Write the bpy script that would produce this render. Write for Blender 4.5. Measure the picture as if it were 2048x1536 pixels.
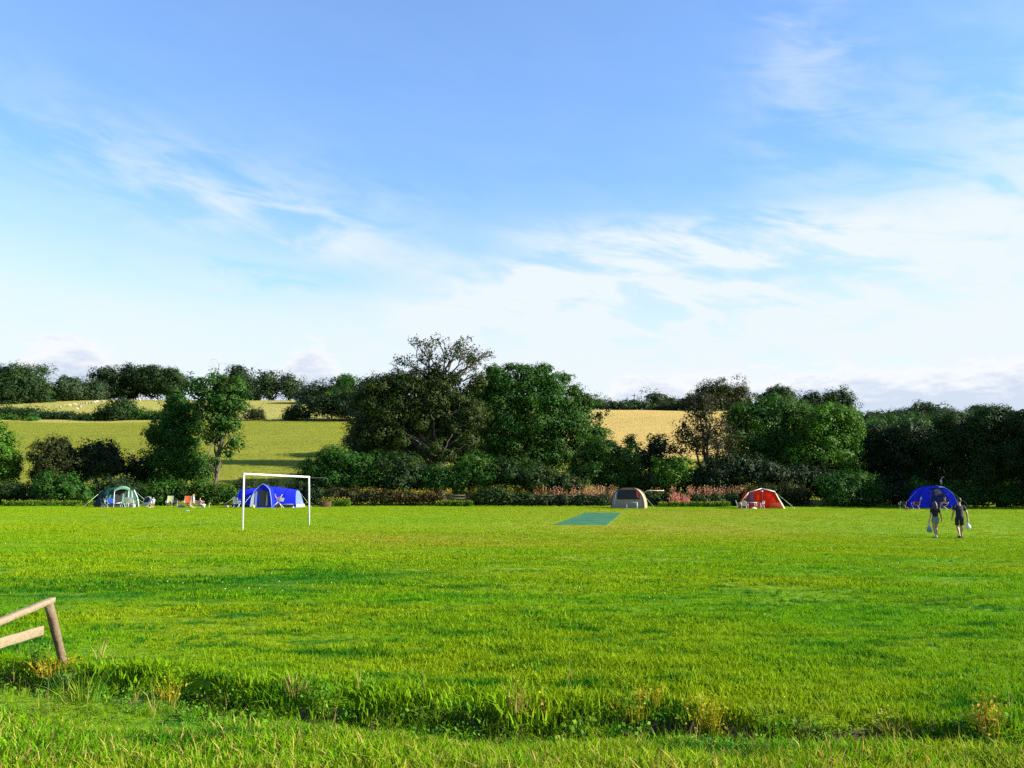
import bpy, bmesh, math
import numpy as np
from mathutils import Vector, Matrix

for o in list(bpy.data.objects):
    bpy.data.objects.remove(o)
SC = bpy.context.scene
COL = SC.collection
RNG = np.random.default_rng(7)
rad = math.radians

# ---------------------------------------------------------------- camera
F = 1740.0                      # focal length in photograph pixels (2048 wide)
PITCH = math.atan(217.0 / F)
CAM = np.array((0.0, 0.0, 1.7))
cam_data = bpy.data.cameras.new('camera')
cam_data.sensor_width = 36.0
cam_data.lens = 36.0 * F / 2048.0
cam_data.clip_start = 0.1
cam_data.clip_end = 6000.0
cam = bpy.data.objects.new('camera', cam_data)
COL.objects.link(cam)
cam.location = CAM
cam.rotation_euler = (math.pi / 2 + PITCH, 0, 0)
SC.camera = cam

# ---------------------------------------------------------------- light and exposure
SUN_EL, SUN_AZ = 26.0, 8.0      # degrees; azimuth from +x towards the camera side
SUN_STRENGTH = 5.0
SKY_STRENGTH = 0.078
EXPOSURE = 1.65
SC.view_settings.view_transform = 'Standard'
SC.view_settings.look = 'None'
SC.view_settings.exposure = EXPOSURE
SC.view_settings.gamma = 1.0
SC.view_settings.use_curve_mapping = False
SC.render.engine = 'CYCLES'
SC.cycles.use_denoising = False
SC.cycles.max_bounces = 6
SC.cycles.diffuse_bounces = 3
SC.cycles.transmission_bounces = 3
SC.cycles.transparent_max_bounces = 4
SC.cycles.sample_clamp_indirect = 4.0

el, az = rad(SUN_EL), rad(SUN_AZ)
to_sun = Vector((math.cos(el) * math.cos(az), -math.cos(el) * math.sin(az), math.sin(el)))
sun_data = bpy.data.lights.new('sun', 'SUN')
sun_data.energy = SUN_STRENGTH
sun_data.angle = rad(0.53)
sun_data.color = (1.0, 0.93, 0.80)
sun = bpy.data.objects.new('sun', sun_data)
COL.objects.link(sun)
sun.rotation_euler = to_sun.to_track_quat('Z', 'Y').to_euler()
sun.location = (60, -10, 40)


class NT:
    """Small helper for building node trees."""
    def __init__(self, nt):
        self.nt = nt

    def node(self, t, **kw):
        n = self.nt.nodes.new(t)
        for k, v in kw.items():
            setattr(n, k, v)
        return n

    def put(self, sock, v):
        if isinstance(v, bpy.types.NodeSocket):
            self.nt.links.new(v, sock)
        elif v is not None:
            sock.default_value = v

    def m(self, op, a, b=None, c=None, clamp=False):
        n = self.node('ShaderNodeMath', operation=op, use_clamp=clamp)
        for i, v in enumerate((a, b, c)):
            self.put(n.inputs[i], v)
        return n.outputs[0]

    def mix(self, f, a, b, blend='MIX'):
        n = self.node('ShaderNodeMix', data_type='RGBA', blend_type=blend)
        self.put(n.inputs[0], f)
        for i, v in ((6, a), (7, b)):
            if not isinstance(v, bpy.types.NodeSocket):
                v = tuple(v) + (1.0,) if len(v) == 3 else v
            self.put(n.inputs[i], v)
        return n.outputs[2]

    def ramp(self, v, lo, hi, a=0.0, b=1.0, smooth=True):
        n = self.node('ShaderNodeMapRange', interpolation_type='SMOOTHSTEP' if smooth else 'LINEAR')
        for i, x in enumerate((v, lo, hi, a, b)):
            self.put(n.inputs[i], x)
        return n.outputs[0]

    def noise(self, vec, scale, detail=3.0, rough=0.5, dist=0.0):
        n = self.node('ShaderNodeTexNoise')
        self.put(n.inputs['Vector'], vec)
        n.inputs['Scale'].default_value = scale
        n.inputs['Detail'].default_value = detail
        n.inputs['Roughness'].default_value = rough
        n.inputs['Distortion'].default_value = dist
        return n.outputs[0]

    def xyz(self, x, y, z):
        n = self.node('ShaderNodeCombineXYZ')
        for i, v in enumerate((x, y, z)):
            self.put(n.inputs[i], v)
        return n.outputs[0]

    def gauss(self, v, c, s):
        d = self.m('DIVIDE', self.m('SUBTRACT', v, c), s)
        return self.m('EXPONENT', self.m('MULTIPLY', self.m('MULTIPLY', d, d), -0.5))


# ---------------------------------------------------------------- sky
world = bpy.data.worlds.new('World')
SC.world = world
world.use_nodes = True
W = NT(world.node_tree)
for n in list(world.node_tree.nodes):
    world.node_tree.nodes.remove(n)
sky = W.node('ShaderNodeTexSky', sky_type='NISHITA')
sky.sun_disc = False
sky.sun_elevation = rad(SUN_EL)
sky.sun_rotation = rad(90 + SUN_AZ)
sky.altitude = 50
sky.air_density = 1.0
sky.dust_density = 0.4
sky.ozone_density = 1.6
tc = W.node('ShaderNodeTexCoord')
sp = W.node('ShaderNodeSeparateXYZ')
W.put(sp.inputs[0], tc.outputs['Generated'])
DX, DY, DZ = sp.outputs
AZ = W.m('MULTIPLY', W.m('ARCTAN2', DX, DY), 57.2958)
EL = W.m('MULTIPLY', W.m('ARCSINE', DZ), 57.2958)
# thin high cloud: streaked noise in azimuth / elevation, with slow and fine octaves
cv = W.xyz(W.m('MULTIPLY', AZ, 0.030), W.m('ADD', W.m('MULTIPLY', EL, 0.095), W.m('MULTIPLY', AZ, 0.018)), 0.0)
n_big = W.noise(cv, 1.6, 6.0, 0.55, 0.7)
n_fine = W.noise(cv, 6.0, 6.0, 0.57, 0.6)
streak = W.m('ADD', W.m('MULTIPLY', n_big, 0.54), W.m('MULTIPLY', n_fine, 0.46))
veil = W.ramp(EL, 20.8, 7.5, 0.05, 0.93)
line1 = W.m('ADD', W.m('MULTIPLY', W.m('ADD', AZ, 29.0), -0.22), 20.6)
b1 = W.m('MULTIPLY', W.gauss(W.m('SUBTRACT', EL, line1), -0.4, 2.1), W.gauss(AZ, -15.0, 10.5))
b2 = W.m('MULTIPLY', W.m('MULTIPLY', W.ramp(EL, 18.6, 16.2), W.ramp(EL, 6.0, 12.0)), W.gauss(AZ, 12.0, 11.0))
b3 = W.m('MULTIPLY', W.gauss(EL, 25.0, 4.5), W.gauss(AZ, 19.5, 2.6))
b4 = W.m('MULTIPLY', W.gauss(EL, 18.5, 4.5), W.gauss(AZ, 33.0, 6.0))
gap = W.m('MULTIPLY', W.gauss(EL, 13.6, 1.0), W.gauss(AZ, -15.0, 7.0))
gap2 = W.m('MULTIPLY', W.gauss(EL, 16.2, 1.1), W.gauss(AZ, -4.0, 4.5))
bands = W.m('ADD', W.m('ADD', W.m('MULTIPLY', b1, 0.33), W.m('MULTIPLY', b2, 0.50)),
            W.m('ADD', W.m('MULTIPLY', b3, 0.22), W.m('MULTIPLY', b4, 0.28)))
bands = W.m('SUBTRACT', bands, W.m('ADD', W.m('MULTIPLY', gap, 0.42), W.m('MULTIPLY', gap2, 0.30)))
cloud = W.m('ADD', veil, W.m('MULTIPLY', bands, W.ramp(streak, 0.40, 0.59, -0.15, 1.75)))
cloud = W.m('ADD', cloud, W.m('MULTIPLY', W.m('MULTIPLY', W.m('SUBTRACT', streak, 0.49), W.ramp(EL, 26.0, 15.0, 0.25, 1.0)), 0.52))
cloud = W.m('ADD', cloud, W.m('MULTIPLY', W.ramp(EL, 40.0, 20.0, 0.0, 1.0), 0.02), clamp=True)
cloud = W.m('MULTIPLY', cloud, 0.97)
# low cumulus on the horizon: lit tops, grey-blue bases
kv = W.xyz(W.m('MULTIPLY', AZ, 0.16), W.m('MULTIPLY', EL, 0.42), 3.3)
k1 = W.noise(kv, 2.6, 8.0, 0.62, 0.3)
top_l = W.m('MULTIPLY', W.gauss(AZ, -27.0, 4.6), 9.4)
top_m = W.m('MULTIPLY', W.gauss(AZ, -13.2, 3.4), 9.6)
top_r = W.m('MULTIPLY', W.ramp(AZ, 1.0, 8.0), 7.9)
top = W.m('MAXIMUM', W.m('MAXIMUM', top_l, top_m), top_r)
height = W.m('SUBTRACT', W.m('ADD', top, W.m('MULTIPLY', W.m('SUBTRACT', k1, 0.5), 4.2)), EL)
cum = W.ramp(height, -0.10, 0.7)
shade = W.ramp(W.m('ADD', height, W.m('MULTIPLY', W.m('SUBTRACT', W.noise(kv, 5.0, 6.0, 0.6), 0.5), 3.4)), 0.5, 2.6)
K = 1.0 / (SKY_STRENGTH * 2 ** EXPOSURE)
tint = W.mix(1.0, sky.outputs[0], (0.80, 1.045, 1.33), 'MULTIPLY')
hi = W.mix(cloud, tint, (0.87 * K, 0.945 * K, 1.01 * K))
cum_col = W.mix(shade, (0.97 * K, 0.975 * K, 1.0 * K), (0.62 * K, 0.71 * K, 0.87 * K))
final = W.mix(W.m('MULTIPLY', cum, 0.80), hi, cum_col)
bg = W.node('ShaderNodeBackground')
W.put(bg.inputs[0], final)
bg.inputs[1].default_value = SKY_STRENGTH
out = W.node('ShaderNodeOutputWorld')
W.put(out.inputs[0], bg.outputs[0])


# ---------------------------------------------------------------- projection and ground
CP, SP = math.cos(PITCH), math.sin(PITCH)

def ray(px, py):
    u, v = (px - 1024.0) / F, (768.0 - py) / F
    return np.array((u, CP - v * SP, SP + v * CP))

def P(px, py, d):
    r = ray(px, py)
    return CAM + r * (d / r[1])

DITCH_X = np.array((-40.0, -9.0, -6.2, -4.6, -3.3, -1.8, 0.0, 3.0, 8.0, 40.0))
DITCH_Y = np.array((11.5, 9.9, 8.9, 8.25, 7.7, 7.15, 6.75, 6.42, 6.15, 5.6))

def vnoise(x, y, seed=0):
    """Smooth value noise, numpy."""
    xi, yi = np.floor(x).astype(np.int64), np.floor(y).astype(np.int64)
    fx, fy = x - xi, y - yi
    fx, fy = fx * fx * (3 - 2 * fx), fy * fy * (3 - 2 * fy)
    def h(a, b):
        n = (a * 374761393 + b * 668265263 + seed * 2147483647) & 0xffffffff
        n = ((n ^ (n >> 13)) * 1274126177) & 0xffffffff
        return ((n ^ (n >> 16)) & 0xffff) / 65535.0
    return (h(xi, yi) * (1 - fx) + h(xi + 1, yi) * fx) * (1 - fy) + (h(xi, yi + 1) * (1 - fx) + h(xi + 1, yi + 1) * fx) * fy

def ditch_w(x, y):
    t = (y - np.interp(x, DITCH_X, DITCH_Y) - .26 * (vnoise(x * 1.4 + 11, y * .3, 61) - .5) - .12 * (vnoise(x * 4.5, y * .5, 62) - .5)) / (0.36 + .22 * vnoise(x * .9 + 5, y * .1, 63))
    return np.exp(-np.clip(t, -4, 4) ** 6)

AY = (-60, 9, 20, 37, 45, 85, 100)
AV = (0, 0, -.03, -.065, -.03, .2, .30)
BV = (0, 0, -.004, -.0122, -.0115, -.0017, 0)
HY = (100, 106, 112, 120, 220, 314, 335, 360, 460, 800, 3000)
HV = (.30, .8, 1.7, 3.4, 19.6, 35.2, 37.4, 38.0, 36, 30, 40)

def gz(x, y):
    x, y = np.asarray(x, float), np.asarray(y, float)
    xc = np.clip(x, -48, 48)
    z = np.interp(y, AY, AV) + np.interp(y, AY, BV) * xc
    near = np.clip(1 - np.abs(y) / 60, 0, 1)
    z = z - 0.27 * ditch_w(x, y) + 0.05 * near * (vnoise(x * .8, y * .8, 3) - .5) + 0.02 * near * (vnoise(x * 3.1, y * 3.1, 5) - .5)
    # low bank at the fence post
    z = z + 0.16 * np.exp(-((x + 3.5) / 1.3) ** 2 - ((y - 7.9) / .55) ** 2)
    h = np.interp(y, HY, HV) - 0.30
    uu = x / np.maximum(y, 1.0)
    fac = 1.0 - 0.20 * np.clip((uu - .27) / .12, 0, 1) * np.clip((y - 130) / 60, 0, 1)
    h = h * fac + np.clip((y - 110) / 60, 0, 1) * 2.2 * (vnoise(x / 55, y / 55, 9) - .5)
    # behind the straw field the hill levels off
    cap = 26.4 + .012 * (y - 262)
    w = np.clip((uu - .03) / .03, 0, 1)
    h = np.where(y > 262, h * (1 - w) + np.minimum(h, cap) * w, h)
    return np.where(y > 100, z + h, z)

def G(px, py):
    """Where the ray through a photo pixel meets the ground."""
    r = ray(px, py)
    t = np.linspace(3.0, 400.0, 8000)
    p = CAM[None, :] + r[None, :] * t[:, None]
    below = p[:, 2] < gz(p[:, 0], p[:, 1])
    i = int(np.argmax(below)) if below.any() else len(t) - 1
    return p[i]

def on(x, y):
    return float(gz(x, y))

def at(px, d):
    """Ground point below pixel column px at distance d."""
    p = P(px, 990, d)
    return np.array((p[0], d, on(p[0], d)))


# ---------------------------------------------------------------- objects
def tag(o, label=None, cat=None, group=None, kind=None):
    for k, v in (('label', label), ('category', cat), ('group', group), ('kind', kind)):
        if v:
            o[k] = v
    return o

def mesh_np(name, verts, faces, mat=None, parent=None, smooth=False, loc=None):
    """faces: (n,k) int array, k = 3 or 4; or a list of such arrays."""
    me = bpy.data.meshes.new(name)
    verts = np.asarray(verts, np.float32)
    fl = faces if isinstance(faces, list) else [faces]
    fl = [np.asarray(f, np.int32) for f in fl if len(f)]
    me.vertices.add(len(verts))
    me.vertices.foreach_set('co', verts.ravel())
    idx = np.concatenate([f.ravel() for f in fl])
    ls, s = [], 0
    for f in fl:
        ls.append(s + np.arange(len(f), dtype=np.int32) * f.shape[1])
        s += f.size
    ls = np.concatenate(ls)
    me.loops.add(len(idx))
    me.loops.foreach_set('vertex_index', idx)
    me.polygons.add(len(ls))
    me.polygons.foreach_set('loop_start', ls)
    me.update(calc_edges=True)
    if smooth:
        me.polygons.foreach_set('use_smooth', np.ones(len(ls), bool))
    if mat:
        me.materials.append(mat)
    o = bpy.data.objects.new(name, me)
    COL.objects.link(o)
    if parent is not None:
        o.parent = parent
    if loc is not None:
        o.location = loc
    return o

def empty(name, loc, rz=0.0, label=None, cat=None, group=None):
    o = bpy.data.objects.new(name, None)
    o.empty_display_size = 0.3
    COL.objects.link(o)
    o.location = loc
    o.rotation_euler.z = rz
    return tag(o, label, cat, group)

def copy_tree(o, parent=None):
    c = o.copy()
    COL.objects.link(c)
    c.parent = parent
    for ch in [x for x in bpy.data.objects if x.parent == o]:
        copy_tree(ch, c)
    return c


class MB:
    """Collects simple solids into one mesh."""
    def __init__(self):
        self.v, self.q, self.t, self.n = [], [], [], 0

    def add(self, v, q=(), t=()):
        v = np.asarray(v, float)
        if len(q):
            self.q.append(np.asarray(q) + self.n)
        if len(t):
            self.t.append(np.asarray(t) + self.n)
        self.v.append(v)
        self.n += len(v)
        return self

    def box(self, c, s, rot=None):
        c, s = np.asarray(c, float), np.asarray(s, float) / 2
        k = np.array([(x, y, z) for z in (-1, 1) for y in (-1, 1) for x in (-1, 1)], float) * s
        if rot is not None:
            k = k @ np.array(rot.to_3x3() if hasattr(rot, 'to_3x3') else rot).T
        return self.add(k + c, [(0, 2, 3, 1), (4, 5, 7, 6), (0, 1, 5, 4), (2, 6, 7, 3), (0, 4, 6, 2), (1, 3, 7, 5)])

    def tube(self, pts, r, seg=6, cap=True):
        pts = np.asarray(pts, float)
        n = len(pts)
        r = np.full(n, r, float) if np.isscalar(r) else np.asarray(r, float)
        tan = np.gradient(pts, axis=0)
        tan /= np.maximum(np.linalg.norm(tan, axis=1, keepdims=True), 1e-9)
        ref = np.where(np.abs(tan[:, 2:3]) > .9, np.array([[1., 0, 0]]), np.array([[0, 0, 1.]]))
        a = np.cross(tan, ref)
        a /= np.maximum(np.linalg.norm(a, axis=1, keepdims=True), 1e-9)
        for i in range(1, n):                       # keep the frame from flipping
            if np.dot(a[i], a[i - 1]) < 0:
                a[i] = -a[i]
        b = np.cross(tan, a)
        th = np.arange(seg) * 2 * math.pi / seg
        ring = a[:, None, :] * np.cos(th)[None, :, None] + b[:, None, :] * np.sin(th)[None, :, None]
        v = (pts[:, None, :] + ring * r[:, None, None]).reshape(-1, 3)
        q = []
        for i in range(n - 1):
            for j in range(seg):
                k = (j + 1) % seg
                q.append((i * seg + j, i * seg + k, (i + 1) * seg + k, (i + 1) * seg + j))
        t = []
        if cap:
            v = np.vstack([v, pts[:1], pts[-1:]])
            for j in range(seg):
                k = (j + 1) % seg
                t.append((n * seg, k, j))
                t.append((n * seg + 1, (n - 1) * seg + j, (n - 1) * seg + k))
        return self.add(v, q, t)

    def ball(self, c, r, nu=10, nv=7):
        c, r = np.asarray(c, float), np.ones(3) * np.asarray(r, float)
        v, q, t = [], [], []
        for i in range(1, nv):
            ph = math.pi * i / nv
            for j in range(nu):
                th = 2 * math.pi * j / nu
                v.append((math.sin(ph) * math.cos(th), math.sin(ph) * math.sin(th), math.cos(ph)))
        v += [(0, 0, 1), (0, 0, -1)]
        for i in range(nv - 2):
            for j in range(nu):
                k = (j + 1) % nu
                q.append((i * nu + j, (i + 1) * nu + j, (i + 1) * nu + k, i * nu + k))
        b = (nv - 1) * nu
        for j in range(nu):
            k = (j + 1) % nu
            t.append((b, j, k))
            t.append((b + 1, (nv - 2) * nu + k, (nv - 2) * nu + j))
        return self.add(np.array(v) * r + c, q, t)

    def sheet(self, rows):
        """rows: list of equally long lists of points -> quad strip surface."""
        rows = np.asarray(rows, float)
        n, m = rows.shape[:2]
        q = [(i * m + j, i * m + j + 1, (i + 1) * m + j + 1, (i + 1) * m + j) for i in range(n - 1) for j in range(m - 1)]
        return self.add(rows.reshape(-1, 3), q)

    def build(self, name, mat, parent=None, smooth=False, loc=None):
        f = []
        if self.q:
            f.append(np.vstack(self.q))
        if self.t:
            f.append(np.vstack(self.t))
        return mesh_np(name, np.vstack(self.v), f, mat, parent, smooth, loc)


# ---------------------------------------------------------------- materials
MATS = {}

def mat_new(name):
    m = bpy.data.materials.new(name)
    m.use_nodes = True
    nt = NT(m.node_tree)
    for n in list(m.node_tree.nodes):
        m.node_tree.nodes.remove(n)
    o = nt.node('ShaderNodeOutputMaterial')
    return m, nt, o

def plain(name, col, rough=0.7, var=0.12, scale=8.0, trans=0.0, spec=0.3, bump=0.0):
    """Painted, woven or wooden surface: base colour with soft grain."""
    if name in MATS:
        return MATS[name]
    m, nt, o = mat_new(name)
    tc = nt.node('ShaderNodeTexCoord')
    n = nt.noise(tc.outputs['Object'], scale, 4.0, 0.6)
    c = nt.mix(n, tuple(x * (1 - var) for x in col), tuple(min(1, x * (1 + var)) for x in col))
    b = nt.node('ShaderNodeBsdfPrincipled')
    nt.put(b.inputs['Base Color'], c)
    b.inputs['Roughness'].default_value = rough
    b.inputs['Specular IOR Level'].default_value = spec
    if bump:
        bp = nt.node('ShaderNodeBump')
        bp.inputs['Strength'].default_value = bump
        bp.inputs['Distance'].default_value = 0.02
        nt.put(bp.inputs['Height'], n)
        nt.put(b.inputs['Normal'], bp.outputs[0])
    s = b.outputs[0]
    if trans:
        t = nt.node('ShaderNodeBsdfTranslucent')
        nt.put(t.inputs[0], c)
        mx = nt.node('ShaderNodeMixShader')
        mx.inputs[0].default_value = trans
        nt.put(mx.inputs[1], s)
        nt.put(mx.inputs[2], t.outputs[0])
        s = mx.outputs[0]
    nt.put(o.inputs[0], s)
    MATS[name] = m
    return m

def leaf_mat(name, a, b, c=None, trans=0.28, patch=0.25):
    """Leaves: each leaf gets its own tint between a and b, with wide patches of c."""
    if name in MATS:
        return MATS[name]
    m, nt, o = mat_new(name)
    g = nt.node('ShaderNodeNewGeometry')
    rnd = g.outputs['Random Per Island']
    col = nt.mix(rnd, a, b)
    if c is not None:
        n = nt.noise(g.outputs['Position'], patch, 3.0, 0.6)
        col = nt.mix(nt.m('MULTIPLY', nt.ramp(n, 0.5, 0.68), 0.8), col, c)
    d = nt.node('ShaderNodeBsdfPrincipled')
    nt.put(d.inputs['Base Color'], col)
    d.inputs['Roughness'].default_value = 0.55
    d.inputs['Specular IOR Level'].default_value = 0.10
    t = nt.node('ShaderNodeBsdfTranslucent')
    nt.put(t.inputs[0], nt.mix(1.0, col, (1.25, 1.35, 0.5), 'MULTIPLY'))
    mx = nt.node('ShaderNodeMixShader')
    mx.inputs[0].default_value = trans
    nt.put(mx.inputs[1], d.outputs[0])
    nt.put(mx.inputs[2], t.outputs[0])
    nt.put(o.inputs[0], mx.outputs[0])
    MATS[name] = m
    return m


def field_group():
    """Colour of the sports field turf by place: lush green, yellowed and worn patches."""
    g = bpy.data.node_groups.new('turf_colour', 'ShaderNodeTree')
    g.interface.new_socket('Color', in_out='OUTPUT', socket_type='NodeSocketColor')
    g.interface.new_socket('Length', in_out='OUTPUT', socket_type='NodeSocketFloat')
    nt = NT(g)
    geo = nt.node('ShaderNodeNewGeometry')
    pos = geo.outputs['Position']
    s = nt.node('ShaderNodeSeparateXYZ')
    nt.put(s.inputs[0], pos)
    X, Y, Z = s.outputs
    flat = nt.xyz(nt.m('MULTIPLY', X, 0.55), Y, 0.0)
    n1 = nt.noise(flat, 0.16, 5.0, 0.6, 0.4)
    strip = nt.xyz(nt.m('MULTIPLY', X, 0.75), nt.m('MULTIPLY', Y, 2.3), 0.0)
    n2 = nt.noise(strip, 0.85, 6.0, 0.66, 0.3)
    n3 = nt.noise(nt.xyz(X, Y, 0.0), 5.0, 4.0, 0.6)
    dist = nt.ramp(Y, 8.0, 40.0, 0.0, 1.0)
    lush, mid, yel, worn = (0.014, 0.112, 0.004), (0.082, 0.232, 0.002), (0.172, 0.252, 0.003), (0.255, 0.215, 0.024)
    c = nt.mix(nt.ramp(n1, 0.36, 0.60), mid, yel)
    c = nt.mix(nt.m('MULTIPLY', dist, 0.62), c, yel)
    # lush strips, also painting in shadows between tufts, strongest in the near half
    near = nt.ramp(Y, 34.0, 9.0, 0.15, 1.0)
    c = nt.mix(nt.m('MULTIPLY', nt.ramp(n2, 0.49, 0.65), near), c, lush)
    # the long lush swath across the left, and worn ground round the pitch
    sw = nt.m('MULTIPLY', nt.gauss(nt.m('SUBTRACT', Y, nt.m('ADD', nt.m('MULTIPLY', X, 0.42), 19.2)), 0.0, 1.5), nt.ramp(X, 0.5, -4.0))
    c = nt.mix(nt.m('MULTIPLY', sw, nt.ramp(n2, 0.36, 0.56, 0.35, 0.95)), c, lush)
    w1 = nt.m('MULTIPLY', nt.gauss(Y, 32.5, 3.2), nt.gauss(X, -3.5, 4.5))
    w2 = nt.m('MULTIPLY', nt.gauss(Y, 70.0, 9.0), nt.gauss(X, 12.0, 9.0))
    w3 = nt.m('MULTIPLY', nt.gauss(Y, 45.0, 6.0), nt.gauss(X, 8.0, 5.0))
    w = nt.m('ADD', nt.m('ADD', w1, w3), nt.m('MULTIPLY', w2, 0.8), clamp=True)
    c = nt.mix(nt.m('MULTIPLY', w, nt.ramp(n2, 0.36, 0.62, 0.2, 0.85)), c, worn)
    c = nt.mix(nt.m('MULTIPLY', nt.ramp(n3, 0.56, 0.72), 0.35), c, yel)
    # straw mixed into the rough verge nearest the camera
    c = nt.mix(nt.m('MULTIPLY', nt.ramp(Y, 6.0, 5.2), nt.ramp(n3, 0.42, 0.66, 0.0, 0.55)), c, worn)
    go = nt.node('NodeGroupOutput')
    nt.put(go.inputs[0], c)
    nt.put(go.inputs[1], n2)
    return g

TURF = field_group()

def turf_ground():
    m, nt, o = mat_new('turf_ground')
    g = nt.node('ShaderNodeGroup')
    g.node_tree = TURF
    geo = nt.node('ShaderNodeNewGeometry')
    s = nt.node('ShaderNodeSeparateXYZ')
    nt.put(s.inputs[0], geo.outputs['Position'])
    X, Y, Z = s.outputs
    p = nt.xyz(X, Y, 0.0)
    grain = nt.noise(p, 11.0, 6.0, 0.7)
    clump = nt.noise(p, 2.6, 4.0, 0.62)
    c = nt.mix(nt.ramp(grain, 0.40, 0.66), nt.mix(1.0, g.outputs[0], (0.62, 0.66, 0.6), 'MULTIPLY'), g.outputs[0])
    # earth shows in the ditch and in bare patches by the camera
    soil = nt.mix(grain, (0.022, 0.015, 0.009), (0.085, 0.060, 0.038))
    bare = nt.m('MULTIPLY', nt.ramp(Y, 5.50, 5.2), nt.ramp(nt.m('ADD', clump, nt.m('MULTIPLY', X, -0.02)), 0.40, 0.54))
    pit = nt.ramp(Z, -0.05, -0.13)
    pit = nt.m('MULTIPLY', pit, nt.ramp(Y, 12.0, 11.0))
    c = nt.mix(nt.m('MAXIMUM', bare, pit), c, soil)
    b = nt.node('ShaderNodeBsdfPrincipled')
    nt.put(b.inputs['Base Color'], c)
    b.inputs['Roughness'].default_value = 0.9
    b.inputs['Specular IOR Level'].default_value = 0.1
    bp = nt.node('ShaderNodeBump')
    bp.inputs['Strength'].default_value = 0.9
    bp.inputs['Distance'].default_value = 0.10
    nt.put(bp.inputs['Height'], nt.m('ADD', nt.m('MULTIPLY', grain, 0.6), clump))
    nt.put(b.inputs['Normal'], bp.outputs[0])
    nt.put(o.inputs[0], b.outputs[0])
    return m

def turf_blades(name, bright=1.0, dry=0.0, var=.20, dry_col=(0.36, 0.28, 0.07)):
    m, nt, o = mat_new(name)
    g = nt.node('ShaderNodeGroup')
    g.node_tree = TURF
    oi = nt.node('ShaderNodeObjectInfo')
    geo = nt.node('ShaderNodeNewGeometry')
    k = nt.ramp(oi.outputs['Random'], 0.0, 1.0, (1 - var) * bright, (1 + var) * bright, False)
    kk = nt.xyz(k, k, k)
    c = nt.mix(1.0, g.outputs[0], kk, 'MULTIPLY')
    if dry:
        sel = nt.ramp(geo.outputs['Random Per Island'], 1.0 - dry, 1.0 - dry + 0.02)
        c = nt.mix(sel, c, dry_col)
    d = nt.node('ShaderNodeBsdfPrincipled')
    nt.put(d.inputs['Base Color'], c)
    d.inputs['Roughness'].default_value = 0.7
    d.inputs['Specular IOR Level'].default_value = 0.06
    t = nt.node('ShaderNodeBsdfTranslucent')
    nt.put(t.inputs[0], nt.mix(1.0, c, (1.15, 1.15, 0.6), 'MULTIPLY'))
    mx = nt.node('ShaderNodeMixShader')
    mx.inputs[0].default_value = 0.35
    nt.put(mx.inputs[1], d.outputs[0])
    nt.put(mx.inputs[2], t.outputs[0])
    nt.put(o.inputs[0], mx.outputs[0])
    return m

def hill_mat(name, cols, scale=0.10, rows=0.0):
    m, nt, o = mat_new(name)
    geo = nt.node('ShaderNodeNewGeometry')
    pos = geo.outputs['Position']
    s = nt.node('ShaderNodeSeparateXYZ')
    nt.put(s.inputs[0], pos)
    v = nt.xyz(nt.m('MULTIPLY', s.outputs[0], 0.5), s.outputs[1], 0.0)
    n1 = nt.noise(v, scale, 5.0, 0.6, 0.5)
    n2 = nt.noise(v, scale * 9, 5.0, 0.65)
    c = nt.mix(nt.ramp(n1, 0.35, 0.65), cols[0], cols[1])
    c = nt.mix(nt.m('MULTIPLY', nt.ramp(n2, 0.44, 0.66), 0.85), c, cols[2])
    if rows:                                     # drilling rows and a few tramlines
        wv = nt.node('ShaderNodeTexWave', wave_type='BANDS', bands_direction='X')
        nt.put(wv.inputs['Vector'], nt.xyz(nt.m('ADD', s.outputs[0], nt.m('MULTIPLY', s.outputs[1], 0.32)), 0.0, 0.0))
        wv.inputs['Scale'].default_value = 0.20
        wv.inputs['Distortion'].default_value = 1.2
        wv.inputs['Detail'].default_value = 2.0
        c = nt.mix(nt.m('MULTIPLY', nt.ramp(wv.outputs['Fac'], 0.55, 1.0), rows), c, cols[1])
    b = nt.node('ShaderNodeBsdfPrincipled')
    nt.put(b.inputs['Base Color'], c)
    b.inputs['Roughness'].default_value = 0.95
    b.inputs['Specular IOR Level'].default_value = 0.05
    bp = nt.node('ShaderNodeBump')
    bp.inputs['Strength'].default_value = 0.7
    bp.inputs['Distance'].default_value = 0.5
    nt.put(bp.inputs['Height'], nt.m('ADD', n2, nt.noise(v, scale * 30, 3.0, 0.6)))
    nt.put(b.inputs['Normal'], bp.outputs[0])
    nt.put(o.inputs[0], b.outputs[0])
    return m


# ---------------------------------------------------------------- terrain
def axis(*segs):
    out = []
    for a, b, n in segs:
        out.append(np.linspace(a, b, n, endpoint=False))
    return np.concatenate(out + [np.array([segs[-1][1]], float)])

def terrain(name, xs, ys, mat, keep=None):
    gx, gy = np.meshgrid(xs, ys)
    v = np.stack([gx, gy, gz(gx, gy)], -1).reshape(-1, 3)
    nx, ny = len(xs), len(ys)
    i, j = np.meshgrid(np.arange(nx - 1), np.arange(ny - 1))
    a = (j * nx + i).ravel()
    q = np.stack([a, a + 1, a + nx + 1, a + nx], -1)
    if keep is not None:
        c = v[q].mean(1)
        q = q[keep(c[:, 0], c[:, 1])]
        used, inv = np.unique(q, return_inverse=True)
        v, q = v[used], inv.reshape(-1, 4)
    return tag(mesh_np(name, v, q, mat, smooth=True), kind='structure')

XS = axis((-900, -120, 20), (-120, -16, 40), (-16, 16, 260), (16, 120, 40), (120, 900, 20))
YS = axis((-60, 4, 20), (4, 5.2, 12), (5.2, 10, 170), (10, 11, 10), (11, 30, 80), (30, 100, 60))
terrain('field', XS, YS, turf_ground())

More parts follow.
